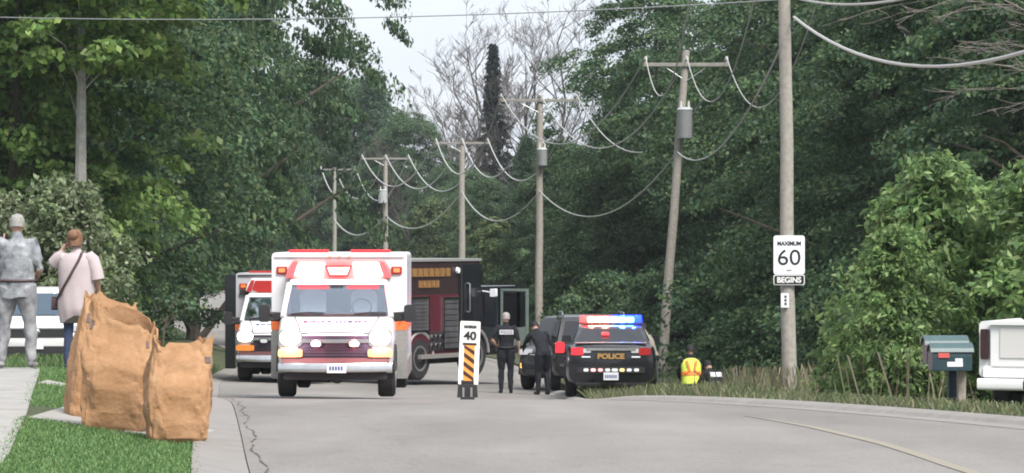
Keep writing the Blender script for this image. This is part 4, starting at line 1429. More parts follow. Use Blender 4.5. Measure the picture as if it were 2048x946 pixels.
# ---- cars
def car_shell(root, st, gh, paint, glass, roofpaint=None, wheels=None, wr=.34, ww=.23):
    """lower body lofted through stations (y, half width, bottom, top); greenhouse gh = dict"""
    rings = []
    for (y, hw, zb, ztp) in st:
        half = [(0, zb), (hw * .80, zb), (hw * .95, zb + .07), (hw, zb + .18), (hw * 1.0, (zb + ztp) / 2 + .08), (hw * .975, ztp - .13), (hw * .93, ztp - .045), (hw * .80, ztp), (hw * .4, ztp + .018), (0, ztp + .022)]
        ring = [(a, y, b) for a, b in half] + [(-a, y, b) for a, b in half[-2:0:-1]]
        rings.append(ring)
    body = MB().loft(rings).build('body', paint, root, smooth=True)
    b0, b1, t0, t1, hb, ht, zb, ztp = [gh[k] for k in ('b0', 'b1', 't0', 't1', 'hb', 'ht', 'zb', 'zt')]
    # greenhouse shell
    def rr(y0, y1, h, z):
        return [(-h, y0, z), (-h * .5, y0 - .03, z), (h * .5, y0 - .03, z), (h, y0, z), (h * 1.02, (y0 + y1) / 2, z), (h, y1, z), (h * .5, y1 + .05, z), (-h * .5, y1 + .05, z), (-h, y1, z), (-h * 1.02, (y0 + y1) / 2, z)]
    g = MB().loft([rr(b0, b1, hb, zb - .05), rr(b0 + (t0 - b0) * .9, b1 + (t1 - b1) * .9, hb + (ht - hb) * .9, zb + (ztp - zb) * .93), rr(t0 + .03, t1 - .03, ht * .96, ztp), rr(t0 + .2, t1 - .2, ht * .7, ztp + .02)])
    cab_ = g.build('cabin', roofpaint or paint, root, smooth=True)

    def lerpw(t, y):
        return hb + (ht - hb) * t
    def L(a, b, t):
        return a + (b - a) * t
    ta, tb = .10, .84
    for s, (q0, q1), nm in ((0, (b0, t0), 'rear_window'), (1, (b1, t1), 'windshield')):
        off = -1 if s == 0 else 1
        bow = -.03 if s == 0 else .05
        pts = []
        for t in (ta, tb):
            h = L(hb, ht, t) * .88
            yv = L(q0, q1, t)
            z = L(zb, ztp, t)
            row = [(-h, yv + bow * .35, z), (-h * .5, yv + bow, z), (h * .5, yv + bow, z), (h, yv + bow * .35, z)]
            pts.append(row if t == ta else row[::-1])
        dirv = Vector((0, off * (ztp - zb), abs(q1 - q0))).normalized()
        MB().panel(pts[0] + pts[1], dirv, .012).build(nm, glass, root)
    nwin = gh.get('nwin', 2)
    for s in (-1, 1):
        for k in range(nwin):
            f0, f1 = (k + .05) / nwin, (k + .95) / nwin
            pts = []
            for t, order in ((.10, (f0, f1)), (.86, (f1, f0))):
                for f in order:
                    ya, yb = L(b0, t0, t) + .10, L(b1, t1, t) - .12
                    pts.append((s * (L(hb, ht, t) * 1.012 + .004), L(ya, yb, f), L(zb, ztp, t)))
            MB().panel(pts, (s, 0, 0), .008).build('side_window', glass, root)
        MB().rbox((s * (hb + .12), b1 - .55, zb + .06), (.2, .1, .15), .03, 'y').build('door_mirror', paint, root, smooth=True)
    for yw in wheels:
        for s in (-1, 1):
            hw = max(h for _, h, _, _ in st)
            wheel(root, s * (hw - ww * .45), yw, wr, ww, s)
            MB().tube([(s * (hw + .004), yw + (wr + .06) * math.cos(a), wr + (wr + .06) * math.sin(a)) for a in np.linspace(.0, 3.14, 14)], .03, 6).build('wheel_arch', M_TRIM, root, smooth=True)
    return body


ST_SED = [(0.0, .80, .42, .96), (.05, .88, .34, 1.07), (.2, .93, .29, 1.13), (.6, .95, .27, 1.12), (1.2, .955, .24, 1.05), (1.8, .955, .22, 1.02), (3.3, .955, .22, 1.0), (3.7, .95, .22, 1.02),
          (4.3, .93, .24, .95), (4.75, .88, .28, .84), (4.95, .80, .34, .74), (5.02, .70, .42, .66)]
GH_SED = dict(b0=.62, b1=3.7, t0=1.35, t1=2.75, hb=.84, ht=.66, zb=1.10, zt=1.47)
ST_SUV = [(0.0, .84, .48, 1.02), (.05, .91, .38, 1.10), (.2, .955, .32, 1.14), (1.0, .965, .28, 1.13), (3.2, .965, .26, 1.08), (3.65, .96, .26, 1.09), (4.2, .95, .28, 1.03), (4.55, .91, .32, .96), (4.72, .85, .38, .86), (4.8, .76, .46, .78)]
GH_SUV = dict(b0=.12, b1=3.65, t0=.42, t1=2.75, hb=.87, ht=.72, zb=1.10, zt=1.70, nwin=3)

# police sedan seen from behind
sdx, sdy = (1222 - 1024) / F * 72.5, 72.5
PS = empty('police_sedan', (sdx, sdy, zt(sdx, sdy)), math.radians(-1.5), 'black police sedan with red and blue roof light bar lit, seen from behind', 'police car', 'black police vehicles')
car_shell(PS, ST_SED, GH_SED, M_BLACK, M_DGLASS, wheels=(1.0, 3.95))
for s, mm in ((-1, M_REDDIM), (1, M_REDOFF)):
    tl = MB().rbox((s * .70, .02, .985), (.26, .10, .15), .03, 'y').build('tail_light', mm, PS, smooth=True)
    MB().rbox((s * .50, .0, 1.0), (.16, .06, .09), .02, 'y').build('reverse_light', M_HEADOFF, PS)
    MB().box((s * .52, -.012, .87), (.18, .03, .03)).build('reflector', M_SIGNW, PS)
MB().rbox((0, -.015, 1.03), (1.04, .05, .055), .02, 'y').build('chrome_strip', M_CHROME, PS)
MB().box((0, .22, 1.158), (1.5, .12, .025)).build('boot_spoiler', M_CHROME, PS, bevel=.008)
MB().rbox((0, .0, .885), (.66, .03, .14), .01, 'y').build('name_panel', M_TRIM, PS)
text('police_lettering', 'POLICE', .13, M_GOLD, PS, (0, -.022, .885), R90, width=.56, height=.115, bold=.006)
MB().rbox((0, -.01, .60), (1.42, .09, .12), .03, 'y').build('bumper_strip', M_TRIM, PS)
bl_cols = [M_SIGNW, mat('lamp_pink', (.8, .45, .40), .4, emit=(1, .5, .45), estr=.25), mat('lamp_rose', (.8, .35, .35), .4, emit=(1, .4, .4), estr=.25), M_SIGNW, M_SIGNW,
           mat('lamp_yellow', (.8, .55, .2), .4, emit=(1, .7, .3), estr=.25), M_SIGNW, M_SIGNW]
for k in range(8):
    xk = -.52 + .15 * k
    MB().rbox((xk, -.06, .60), (.105 if k != 4 else .13, .02, .065), .028, 'y').build('bumper_lamp', bl_cols[k], PS)
MB().box((0.0, -.062, .47), (.31, .014, .16)).build('licence_plate', M_PLATE, PS)
for k in range(6):
    MB().box((-.11 + .043 * k, -.072, .465), (.026, .006, .065)).build('plate_mark', M_INK, PS)
MB().box((0, .3, .33), (1.5, .5, .12)).build('lower_bumper', M_UNDER, PS, bevel=.03)
lb = MB().rbox((0, 2.0, 1.52), (1.36, .30, .05), .02, 'x').build('light_bar', M_TRIM, PS)
for k, mm in enumerate((M_BEACONR, M_CREAM, M_CREAM, M_CREAM, M_CYAN, M_CYAN, M_CYAN, M_BLUE)):
    xk = -.585 + .167 * k
    MB().rbox((xk, 2.0, 1.60), (.160, .30, .115), .03, 'y').build('beacon', mm, lb)
for k in range(4):
    MB().rbox((.08 + .167 * k, 2.0, 1.672), (.160, .26, .04), .015, 'y').build('beacon_top', M_BLUE, lb)
for k in range(4):
    MB().rbox((-.585 + .167 * k, 2.0, 1.668), (.160, .26, .03), .012, 'y').build('beacon_top', M_BEACONR, lb)
MB().rbox((-.12, .93, 1.33), (.16, .05, .06), .02, 'y').build('rear_window_lamp', M_BEACONR, PS)

for xk, cc in ((-.45, (1, .12, .08)), (-.12, (1, .2, .12)), (.25, (.1, .25, 1)), (.55, (.03, .06, 1))):
    glow_light(PS, (xk, 1.72, 1.74), cc, 14)
# black police utility vehicle ahead of it
pux, puy = (1190 - 1024) / F * 79, 79.0
PU = empty('police_utility_vehicle', (pux, puy, zt(pux, puy)), math.radians(2), 'black police utility vehicle with bright roof rails just ahead of the police sedan', 'police car', 'black police vehicles')
car_shell(PU, ST_SUV, GH_SUV, M_BLACK, M_DGLASS, roofpaint=mat('dark_roof', (.03, .031, .034), .3, coat=.5), wheels=(.95, 3.85), wr=.37)
for s in (-1, 1):
    MB().rbox((s * .80, .0, 1.02), (.20, .10, .24), .03, 'y').build('tail_light', M_REDDIM, PU, smooth=True)
    MB().tube([(s * .70, .6, 1.72), (s * .70, .7, 1.78), (s * .70, 2.5, 1.78), (s * .70, 2.6, 1.72)], .022, 6).build('roof_rail', M_CHROME, PU, smooth=True)
MB().box((0, .02, .62), (1.6, .08, .06)).build('bumper_trim', M_CHROME, PU)

# near black SUV turned towards the officers
M_GREYP = mat('grey_paint', (0.022, 0.022, 0.025), 0.35, metal=.3, coat=.4, var=.2, scale=2)
GA = math.radians(167)
gfx, gfy = (1110 - 1024) / F * 81.5, 81.5
GS = empty('grey_suv', (gfx + 4.8 * math.sin(GA), gfy - 4.8 * math.cos(GA), zt(gfx, gfy) - .02), GA, 'near black SUV turned nose out beside the black police utility vehicle', 'car')
car_shell(GS, ST_SUV, GH_SUV, M_GREYP, M_DGLASS, wheels=(.95, 3.85), wr=.37)
MB().rbox((0, 4.76, .80), (1.3, .10, .20), .03, 'y').build('grille', M_TRIM, GS)
MB().box((0, 4.81, .86), (1.2, .03, .03)).build('grille_chrome', M_CHROME, GS)
for s in (-1, 1):
    MB().rbox((s * .72, 4.66, .92), (.30, .16, .13), .03, 'y').build('headlight', M_HEADOFF, GS, smooth=True)
    MB().rbox((s * .74, 4.66, .60), (.22, .16, .13), .03, 'y').build('turn_signal', mat('turn_amber_lit', (.7, .3, .06), .3, emit=(1, .45, .15), estr=.5), GS, smooth=True)
MB().rbox((0, 4.76, .45), (1.4, .10, .14), .04, 'y').build('lower_intake', M_TRIM, GS)
MB().box((0, 4.83, .56), (.31, .014, .16)).build('licence_plate', M_PLATE, GS)

# white SUV parked nose towards us behind the bystanders
wsx, wsy = (72 - 1024) / F * 73, 73.0
WS = empty('parked_suv', (wsx, wsy, zt(wsx, wsy)), math.radians(187.5), 'white SUV parked nose out behind the two bystanders', 'car')
WS.location.y += .0
off = 4.8
car_shell(WS, ST_SUV, GH_SUV, M_WHITE, M_BGLASS, wheels=(.95, 3.85), wr=.36)
WS.location = (wsx - 4.8 * math.sin(math.radians(7.5)), wsy + 4.8 * math.cos(math.radians(7.5)), zt(wsx, wsy))
MB().rbox((0, 4.76, .80), (1.5, .10, .18), .03, 'y').build('grille', M_TRIM, WS)
MB().ball((0, 4.82, .83), (.09, .02, .07)).build('badge', M_CHROME, WS, smooth=True)
MB().box((0, 4.80, .90), (1.3, .05, .03)).build('grille_chrome', M_CHROME, WS)
MB().rbox((0, 4.76, .45), (1.5, .10, .16), .04, 'y').build('lower_intake', M_TRIM, WS)
MB().box((0, 4.83, .55), (.31, .014, .16)).build('licence_plate', M_PLATE, WS)
for s in (-1, 1):
    MB().rbox((s * .72, 4.66, .90), (.30, .16, .12), .03, 'y').build('headlight', M_HEADOFF, WS, smooth=True)
    MB().tube([(s * .70, .6, 1.72), (s * .70, .7, 1.77), (s * .70, 2.5, 1.77), (s * .70, 2.6, 1.72)], .022, 6).build('roof_rail', M_CHROME, WS, smooth=True)
MB().cyl((.1, 2.2, 1.70), (.1, 2.2, 1.80), .05, .03, 8).build('roof_antenna', M_WHITE, WS)

# white pickup truck, tail towards us
ptx, pty = (2098 - 1024) / F * 48, 48.0
PT = empty('pickup_truck', (ptx, pty, zt(ptx, pty)), math.radians(-22), 'white pickup truck standing in the grass with its tailgate towards the road', 'truck')
bedh = MB()
for s in (-1, 1):
    rings = [ring_rr(.09, .62, 1.40, .06, y, cx=s * .90) for y in (.02, .3, 1.9)]
    bedh.loft(rings)
bedh.box((0, 1.0, .66), (1.7, 1.9, .08)).box((0, 1.9, 1.02), (1.7, .06, .7))
bed = bedh.build('bed', M_WHITE, PT, smooth=True)
tgm = MB().rbox((0, 0, 1.07), (1.64, .07, .66), .03, 'y').build('tailgate', M_WHITE, PT, bevel=.012)
MB().box((0, -.042, 1.10), (1.36, .016, .42)).build('tailgate_panel', mat('white_paint_dull', (.58, .57, .56), .45), tgm, bevel=.006)
MB().rbox((0, -.055, 1.375), (1.66, .06, .05), .015, 'y').build('tailgate_cap', M_WHITE, tgm)
MB().rbox((0, -.01, .70), (1.84, .05, .16), .02, 'y').build('tailgate_sill', M_WHITE, PT)
MB().rbox((0, -.05, 1.17), (.26, .03, .09), .02, 'y').build('tailgate_handle', M_TRIM, tgm)
for s in (-1, 1):
    MB().rbox((s * .90, -.01, 1.08), (.115, .07, .42), .02, 'y').build('tail_light', mat('dark_red_lens', (.035, .012, .014), .25, coat=.5), PT)
    MB().rbox((s * .63, -.16, .53), (.64, .20, .16), .04, 'x').build('rear_bumper', M_WHITE, PT, smooth=True)
MB().rbox((0, -.15, .53), (.60, .18, .12), .03, 'x').build('bumper_step', M_TRIM, PT)
MB().box((0, -.2, .45), (.12, .22, .08)).build('hitch', M_UNDER, PT)
MB().ball((0, -.27, .53), .035).build('tow_ball', M_CHROME, PT)
rings = [ring_rr(.93, .48, 1.30, .12, y) for y in (1.98, 2.1, 3.9)] + [ring_rr(.93, .48, 1.20, .14, 4.0), ring_rr(.91, .5, 1.16, .16, 4.9), ring_rr(.84, .56, 1.02, .14, 5.2)]
MB().loft(rings).build('cab_body', M_WHITE, PT, smooth=True)
rings = [[(-.82, 2.0, 1.28), (.82, 2.0, 1.28), (.84, 3.9, 1.28), (-.84, 3.9, 1.28)], [(-.70, 2.15, 1.86), (.70, 2.15, 1.86), (.70, 3.3, 1.86), (-.70, 3.3, 1.86)]]
MB().loft(rings).build('cabin', M_WHITE, PT, bevel=.04)
MB().panel([(-.68, 2.03, 1.38), (.68, 2.03, 1.38), (.60, 2.10, 1.76), (-.60, 2.10, 1.76)], (0, -1, .2), .012).build('rear_window', M_DGLASS, PT)
MB().box((0, 2.5, .52), (1.0, 4.6, .14)).build('chassis', M_UNDER, PT)
MB().tube([(-.8, 1.0, .40), (.8, 1.0, .40)], [.06, .06], 8).ball((.05, 1.0, .40), (.16, .16, .14)).build('rear_axle', M_UNDER, PT)
for yw in (1.0, 4.2):
    for s in (-1, 1):
        wheel(PT, s * .83, yw, .39, .26, s)

# ------------------------------------------------------------------ people
from mathutils import noise as mnoise
M_SKIN = mat('skin', (0.42, 0.26, 0.19), 0.6, var=.06, scale=10)
M_EYE = mat('eye_dark', (0.03, 0.025, 0.02), 0.4)
M_LIP = mat('lip', (0.32, 0.13, 0.11), 0.6)


def etube(mb, pts, rx, ry, lat=(1, 0, 0), n=14):
    pts = [Vector(p) for p in pts]
    lat = Vector(lat)
    rings = []
    for i, p in enumerate(pts):
        d = (pts[min(i + 1, len(pts) - 1)] - pts[max(i - 1, 0)]).normalized()
        a = (lat - d * lat.dot(d)).normalized()
        b = d.cross(a)
        rings.append([p + a * (rx[i] * math.cos(2 * math.pi * k / n)) + b * (ry[i] * math.sin(2 * math.pi * k / n)) for k in range(n)])
    mb.loft(rings)


def seg_dist(p, a, b):
    ab = b - a
    t = np.clip(((p - a) @ ab) / max(1e-9, ab @ ab), 0, 1)
    return np.linalg.norm(p - (a + t[:, None] * ab), axis=1)


DEF = dict(pelvis=(0, 0, .95), waist=(0, .0, 1.08), chest=(0, -.01, 1.30), neckb=(0, -.01, 1.47), head=(0, .02, 1.635),
           shl=(-.175, -.01, 1.42), ell=(-.24, -.02, 1.15), wrl=(-.25, .08, .91), hdl=(-.25, .10, .83),
           shr=(.175, -.01, 1.42), elr=(.24, -.02, 1.15), wrr=(.25, .08, .91), hdr=(.25, .10, .83),
           hil=(-.09, 0, .92), knl=(-.10, .02, .50), anl=(-.105, -.02, .09), tol=(-.12, .14, .035),
           hir=(.09, 0, .92), knr=(.10, .02, .50), anr=(.105, -.02, .09), tor=(.12, .14, .035))


def person(x, y, z, rz, height, label, mats, pose=None, group=None, stout=1.0, voxel=.016, bare_fore=True, look=(0, 1, 0), loose=1.0, seed=0):
    """mats: skin, shirt, trousers, shoes"""
    J = dict(DEF)
    J.update(pose or {})
    J = {k: Vector(v) for k, v in J.items()}
    root = empty('person', (x, y, z), rz, label, 'person', group)
    s = height / 1.75
    root.scale = (s, s, s)
    lat = (J['shr'] - J['shl']).normalized()
    lath = (J['hir'] - J['hil']).normalized()
    mb = MB()
    w = stout
    up = (J['neckb'] - J['chest']).normalized()
    etube(mb, [J['pelvis'] - (J['waist'] - J['pelvis']) * .55, J['pelvis'], J['waist'], J['chest'].lerp(J['waist'], .4), J['chest'], J['chest'] + (J['neckb'] - J['chest']) * .62, J['neckb'], J['neckb'] + (J['head'] - J['neckb']) * .45],
          [.12 * w, .172 * w, .158 * w, .168 * w, .178 * w, .165 * w, .075, .056], [.09 * w, .122 * w, .108 * w, .118 * w, .118 * w, .095 * w, .065, .056], lat, 16)
    for q in 'lr':
        sh, el, wr, hd = [J[k + q] for k in ('sh', 'el', 'wr', 'hd')]
        etube(mb, [J['neckb'].lerp(sh, .35) - up * .05, sh, sh.lerp(el, .3), sh.lerp(el, .7), el, el.lerp(wr, .3), wr, wr.lerp(hd, .6)],
              [.06, .068 * w * loose, .058 * w * loose, .05 * loose, .043, .044, .028, .036], [.06, .065 * w * loose, .056 * w * loose, .048 * loose, .042, .042, .024, .018], up, 10)
        hi, kn, an, to = [J[k + q] for k in ('hi', 'kn', 'an', 'to')]
        etube(mb, [J['pelvis'].lerp(hi, .6), hi, hi.lerp(kn, .35), hi.lerp(kn, .75), kn, kn.lerp(an, .3), kn.lerp(an, .75), an],
              [.09 * w, .098 * w * loose, .09 * w * loose, .072 * loose, .062 * loose, .062 * loose, .05 * loose, .046 * loose], [.1 * w, .105 * w * loose, .092 * w * loose, .074 * loose, .064 * loose, .064 * loose, .05 * loose, .048 * loose], lath, 12)
        heel = an + (an - to).normalized() * .05 + Vector((0, 0, -.05))
        etube(mb, [heel, an.lerp(to, .15) + Vector((0, 0, -.035)), an.lerp(to, .6) + Vector((0, 0, -.02)), to, to + (to - an).normalized() * .05], [.035, .042, .046, .045, .02], [.03, .05, .042, .03, .015], lath, 10)
    # head, jaw, nose, ears
    hc = J['head']
    hd_ = (hc - J['neckb']).normalized()
    fw = Vector(look).normalized()
    fw = (fw - hd_ * fw.dot(hd_)).normalized()
    sd2 = fw.cross(hd_).normalized()
    def hp(a, b, c):
        return hc + sd2 * a + fw * b + hd_ * c
    etube(mb, [hp(0, .03, -.115), hp(0, .025, -.09), hp(0, .015, -.04), hp(0, .0, .02), hp(0, -.005, .07), hp(0, -.005, .105), hp(0, -.005, .118)],
          [.03, .048, .066, .076, .074, .05, .015], [.03, .055, .08, .096, .092, .06, .02], sd2, 16)
    etube(mb, [hp(0, .085, .02), hp(0, .115, -.025), hp(0, .10, -.04)], [.009, .017, .012], [.01, .014, .008], sd2, 8)
    for e in (-1, 1):
        mb.ball(hp(e * .08, -.01, -.005), (.012, .022, .03), 8, 6)
    tmp = mb.build('tmp', M_SKIN)
    md = tmp.modifiers.new('r', 'REMESH')
    md.mode = 'VOXEL'
    md.voxel_size = voxel
    md2 = tmp.modifiers.new('s', 'SMOOTH')
    md2.iterations = 3
    md2.factor = .5
    dg = bpy.context.evaluated_depsgraph_get()
    me = bpy.data.meshes.new_from_object(tmp.evaluated_get(dg))
    bpy.data.objects.remove(tmp)
    me.name = 'body'
    # fold the cloth a little
    nv = len(me.vertices)
    co = np.empty(nv * 3)
    me.vertices.foreach_get('co', co)
    co = co.reshape(-1, 3)
    nrm = np.empty(nv * 3)
    me.vertex_normals.foreach_get('vector', nrm)
    nrm = nrm.reshape(-1, 3)
    A_ = lambda k: np.array(J[k])
    bones = [('neckb', 'head', 0), ('head', 'head', 0), ('pelvis', 'waist', 2), ('waist', 'chest', 1), ('chest', 'neckb', 1)]
    for q in 'lr':
        bones += [('sh' + q, 'el' + q, 1), ('el' + q, 'wr' + q, 0 if bare_fore else 1), ('wr' + q, 'hd' + q, 0), ('hi' + q, 'kn' + q, 2), ('kn' + q, 'an' + q, 2), ('an' + q, 'to' + q, 3)]

    def region(pts):
        best = np.full(len(pts), 9e9)
        reg = np.zeros(len(pts), int)
        for a, b, r in bones:
            a0, b0 = A_(a), A_(b)
            if (a, b) == ('neckb', 'head'):
                a0 = a0 + (b0 - a0) * .22
            if (a, b) == ('waist', 'chest'):
                a0 = a0 + (A_('pelvis') - a0) * .55
            if (a, b) == ('pelvis', 'waist'):
                b0 = a0 + (b0 - a0) * .1
            d = seg_dist(pts, a0, b0) - (.06 if r in (1, 2) and a in ('pelvis', 'waist', 'chest') else 0)
            if a == 'head':
                d -= .06
            u = d < best
            best[u] = d[u]
            reg[u] = r
        return reg
    rv = region(co)
    disp = np.array([mnoise.noise(Vector((p[0] * 11 + seed, p[1] * 11, p[2] * 7))) + .5 * mnoise.noise(Vector((p[0] * 26, p[1] * 26, p[2] * 14 + seed))) for p in co])
    amp = np.where((rv == 1) | (rv == 2), .013, 0.0)
    co = co + nrm * (disp * amp)[:, None]
    me.vertices.foreach_set('co', co.ravel())
    for m_ in mats:
        pass
    me.materials.clear()
    for m_ in mats:
        me.materials.append(m_)
    npoly = len(me.polygons)
    ctr = np.empty(npoly * 3)
    me.polygons.foreach_get('center', ctr)
    me.polygons.foreach_set('material_index', region(ctr.reshape(-1, 3)).astype(np.int32))
    me.polygons.foreach_set('use_smooth', [True] * npoly)
    me.update()
    body = bpy.data.objects.new('body', me)
    COL.objects.link(body)
    body.parent = root
    # hands: palm end plus five fingers
    for q in 'lr':
        wr, hd = J['wr' + q], J['hd' + q]
        d = (hd - wr).normalized()
        t = Vector((0, 1, 0)) if abs(d.y) < .8 else Vector((0, 0, 1))
        t = (t - d * t.dot(d)).normalized()
        b = d.cross(t)
        hm = MB()
        base = wr.lerp(hd, .75)
        for k in range(4):
            o_ = base + t * (.026 - .0175 * k)
            ln = (.062, .074, .07, .055)[k]
            bend = b * (.02 if q == 'l' else -.02)
            hm.tube([o_ - d * .02, o_ + d * ln * .5 + bend * .3, o_ + d * ln + bend], [.0095, .009, .006], 6)
        th = wr.lerp(hd, .35) + t * .026
        hm.tube([th - t * .012, th + t * .022 + d * .025, th + t * .026 + d * .055], [.012, .0105, .007], 6)
        hm.build('fingers', mats[0], body, smooth=True)
    fm = MB()
    for e in (-1, 1):
        fm.mi = 0
        fm.ball(hp(e * .031, .082, .012), .011, 8, 6)
    fm.mi = 1
    fm.ball(hp(0, .088, -.06), (.022, .01, .007), 8, 6)
    fm.build('face_features', [M_EYE, M_LIP], body, smooth=True)
    return root, J, hp


def hair_cap(root, hp, m, name='hair', down=.06, size=1.0, back=.0):
    """scalp hair: rings from the crown down over the back and sides, open at the face"""
    rings = []
    n = 20
    for c, rx, ry in ((.128, .02, .025), (.115, .055, .068), (.075, .083, .102), (.02, .087, .104), (-.03, .082, .10), (-down, .07, .085)):
        ring = []
        for k in range(n):
            a = 2 * math.pi * k / n
            yy = -math.cos(a) * ry - .012 - back
            zz = c
            if -math.cos(a) > .35 and c < .05:      # the forehead stays free
                zz = .055
                yy = yy * .93
            j = 1 + .05 * math.sin(k * 5.1 + c * 60) + .04 * math.sin(k * 2.3 - c * 31)
            ring.append(hp(math.sin(a) * rx * size * j, yy * size * j, zz))
        rings.append(ring)
    return MB().loft(rings).build(name, m, root, smooth=True)


M_GREYSH = mat('grey_print_shirt', (0.38, 0.40, 0.42), 0.85, col2=(0.05, 0.055, 0.07), scale=7)
M_GREYTR = mat('grey_print_trousers', (0.36, 0.36, 0.37), 0.85, col2=(0.12, 0.12, 0.14), scale=7)
M_SHOE = mat('shoe_grey', (0.25, 0.24, 0.23), 0.8)
M_SHOED = mat('shoe_black', (0.02, 0.02, 0.02), 0.6)
M_PINK = mat('pink_blouse', (0.44, 0.375, 0.385), 0.85, var=.08, scale=5)
M_JEANS = mat('dark_jeans', (0.035, 0.05, 0.10), 0.85, var=.25, scale=9)
M_HAIRG = mat('grey_hair', (0.27, 0.265, 0.25), 0.7, var=.2, scale=40)
M_HAIRB = mat('auburn_hair', (0.13, 0.06, 0.035), 0.6, col2=(0.25, 0.13, 0.07), scale=14, bump=.6, bscale=60)
M_UNI = mat('navy_uniform', (0.008, 0.009, 0.014), 0.85, var=.2, scale=6)
M_UNIT = mat('tan_uniform', (0.25, 0.22, 0.19), 0.8, var=.1)
M_STRAP = mat('brown_strap', (0.07, 0.04, 0.045), 0.6)
M_BLK = mat('black_cap', (0.012, 0.012, 0.014), 0.7)

# person in grey, back to us, phone raised
mx_, my_ = (34 - 1024) / F * 41, 41.0
pr, J, hp = person(mx_, my_, zt(mx_, my_) + .03, 0, 1.80, 'person in grey patterned shirt and trousers standing on the sidewalk, back turned', [M_SKIN, M_GREYSH, M_GREYTR, M_SHOE],
                   dict(ell=(-.30, .06, 1.20), wrl=(-.22, .26, 1.42), hdl=(-.19, .30, 1.49), elr=(.27, -.03, 1.14), wrr=(.20, .16, 1.02), hdr=(.17, .22, 1.03),
                        hil=(-.10, 0, .92), knl=(-.15, .02, .50), anl=(-.175, -.02, .09), tol=(-.2, .13, .035), hir=(.10, 0, .92), knr=(.15, .02, .50), anr=(.165, -.02, .09), tor=(.19, .13, .035)),
                   stout=1.12, voxel=.013, loose=1.22, seed=3)
hair_cap(pr, hp, M_HAIRG, 'cap', down=.03)
etm = MB()
etube(etm, [(0, -.005, .80), (0, 0, .92), (0, -.005, 1.06), (0, -.01, 1.25)], [.215, .212, .20, .205], [.155, .152, .14, .138], (1, 0, 0), 24)
for i, v in enumerate(etm.v):
    a = math.atan2(v[1], v[0])
    k = 1 + .03 * math.sin(a * 9 + v[2] * 20) + .02 * math.sin(a * 5 - v[2] * 31)
    etm.v[i] = (v[0] * k, v[1] * k, v[2] + .012 * math.sin(a * 4))
etm.build('shirt_tail', M_GREYSH, pr, smooth=True)
MB().tube([(.205 * math.cos(a), .15 * math.sin(a), 1.0) for a in np.linspace(0, 6.28, 25)], .018, 6).build('belt', M_STRAP, pr, smooth=True)
cam_o = empty('phone', pr.location + Vector((-.23, .35, 1.50)), 0, 'black phone held up by the person in grey', 'phone')
MB().rbox((0, 0, .04), (.15, .012, .075), .01, 'y').build('phone_body', M_BLK, cam_o, bevel=.002)
MB().cyl((-.05, .006, .055), (-.05, .010, .055), .008, n=8).build('lens', M_DGLASS, cam_o)

# woman-length auburn hair, pink top, strap across the back
wx_, wy_ = (152 - 1024) / F * 41.8, 41.8
pr, J, hp = person(wx_, wy_, zt(wx_, wy_), math.radians(-6), 1.68, 'person in loose pink top and dark jeans with one hand raised to the head', [M_SKIN, M_PINK, M_JEANS, M_SHOED],
                   dict(ell=(-.31, .06, 1.30), wrl=(-.20, .12, 1.52), hdl=(-.13, .13, 1.60), elr=(.27, -.02, 1.16), wrr=(.27, .10, .94), hdr=(.27, .12, .86), head=(-.015, .03, 1.63)), voxel=.013, seed=9)
hair_cap(pr, hp, M_HAIRB, 'hair', down=.10, size=1.12, back=.01)
MB().ball(hp(0, -.12, .03), (.07, .06, .07), 12, 8).build('hair_bun', M_HAIRB, pr, smooth=True)
bl = MB()
zs = [.69, .73, .79, .88, 1.0, 1.15, 1.28, 1.38, 1.44, 1.475]
rxs = [.205, .225, .232, .228, .225, .228, .238, .228, .17, .085]
rys = [.15, .17, .175, .165, .155, .150, .148, .135, .11, .075]
etube(bl, [(.01, -.008, z_) for z_ in zs], rxs, rys, (1, 0, 0), 40)
for i, v in enumerate(bl.v):
    a = math.atan2(v[1], v[0])
    drop = max(0, min(1, (1.35 - v[2]) / .5))
    k = 1 + drop * (.03 * math.sin(a * 8 + v[2] * 7) + .02 * math.sin(a * 13 + 2 - v[2] * 16)) + .012 * math.sin(v[2] * 40 + a * 3)
    bl.v[i] = (v[0] * k, v[1] * k, v[2] - (.05 * (1 + math.sin(a * 2 + 1)) if v[2] < .71 else 0))
top_ = bl.build('blouse', M_PINK, pr, smooth=True)
sl = MB()
etube(sl, [(.15, -.01, 1.43), (.21, -.012, 1.38), (.255, -.015, 1.25), (.275, -.012, 1.14)], [.085, .10, .098, .10], [.085, .09, .088, .092], (0, 1, 0), 16)
sl.build('sleeve', M_PINK, pr, smooth=True)
sl = MB()
etube(sl, [(-.15, -.01, 1.43), (-.22, .01, 1.40), (-.275, .04, 1.34)], [.085, .10, .10], [.085, .09, .095], (0, 1, 0), 16)
sl.build('sleeve', M_PINK, pr, smooth=True)
stp = MB()
stp.tube([(.10, -.105, 1.475), (.07, -.155, 1.38), (-.04, -.172, 1.18), (-.15, -.150, 1.00), (-.235, -.04, .88)], .017, 6)
sb = stp.build('bag_strap', M_STRAP, pr, smooth=True)
bag_ = empty('handbag', pr.location + Vector((-.26, .12, .80)), 0, 'small dark handbag hanging from the strap of the person in pink', 'handbag')
MB().rbox((0, 0, 0), (.08, .20, .15), .03, 'x').build('pouch', M_STRAP, bag_, smooth=True)
MB().box((0.0, 0, .075), (.07, .19, .02)).build('flap', M_STRAP, bag_)

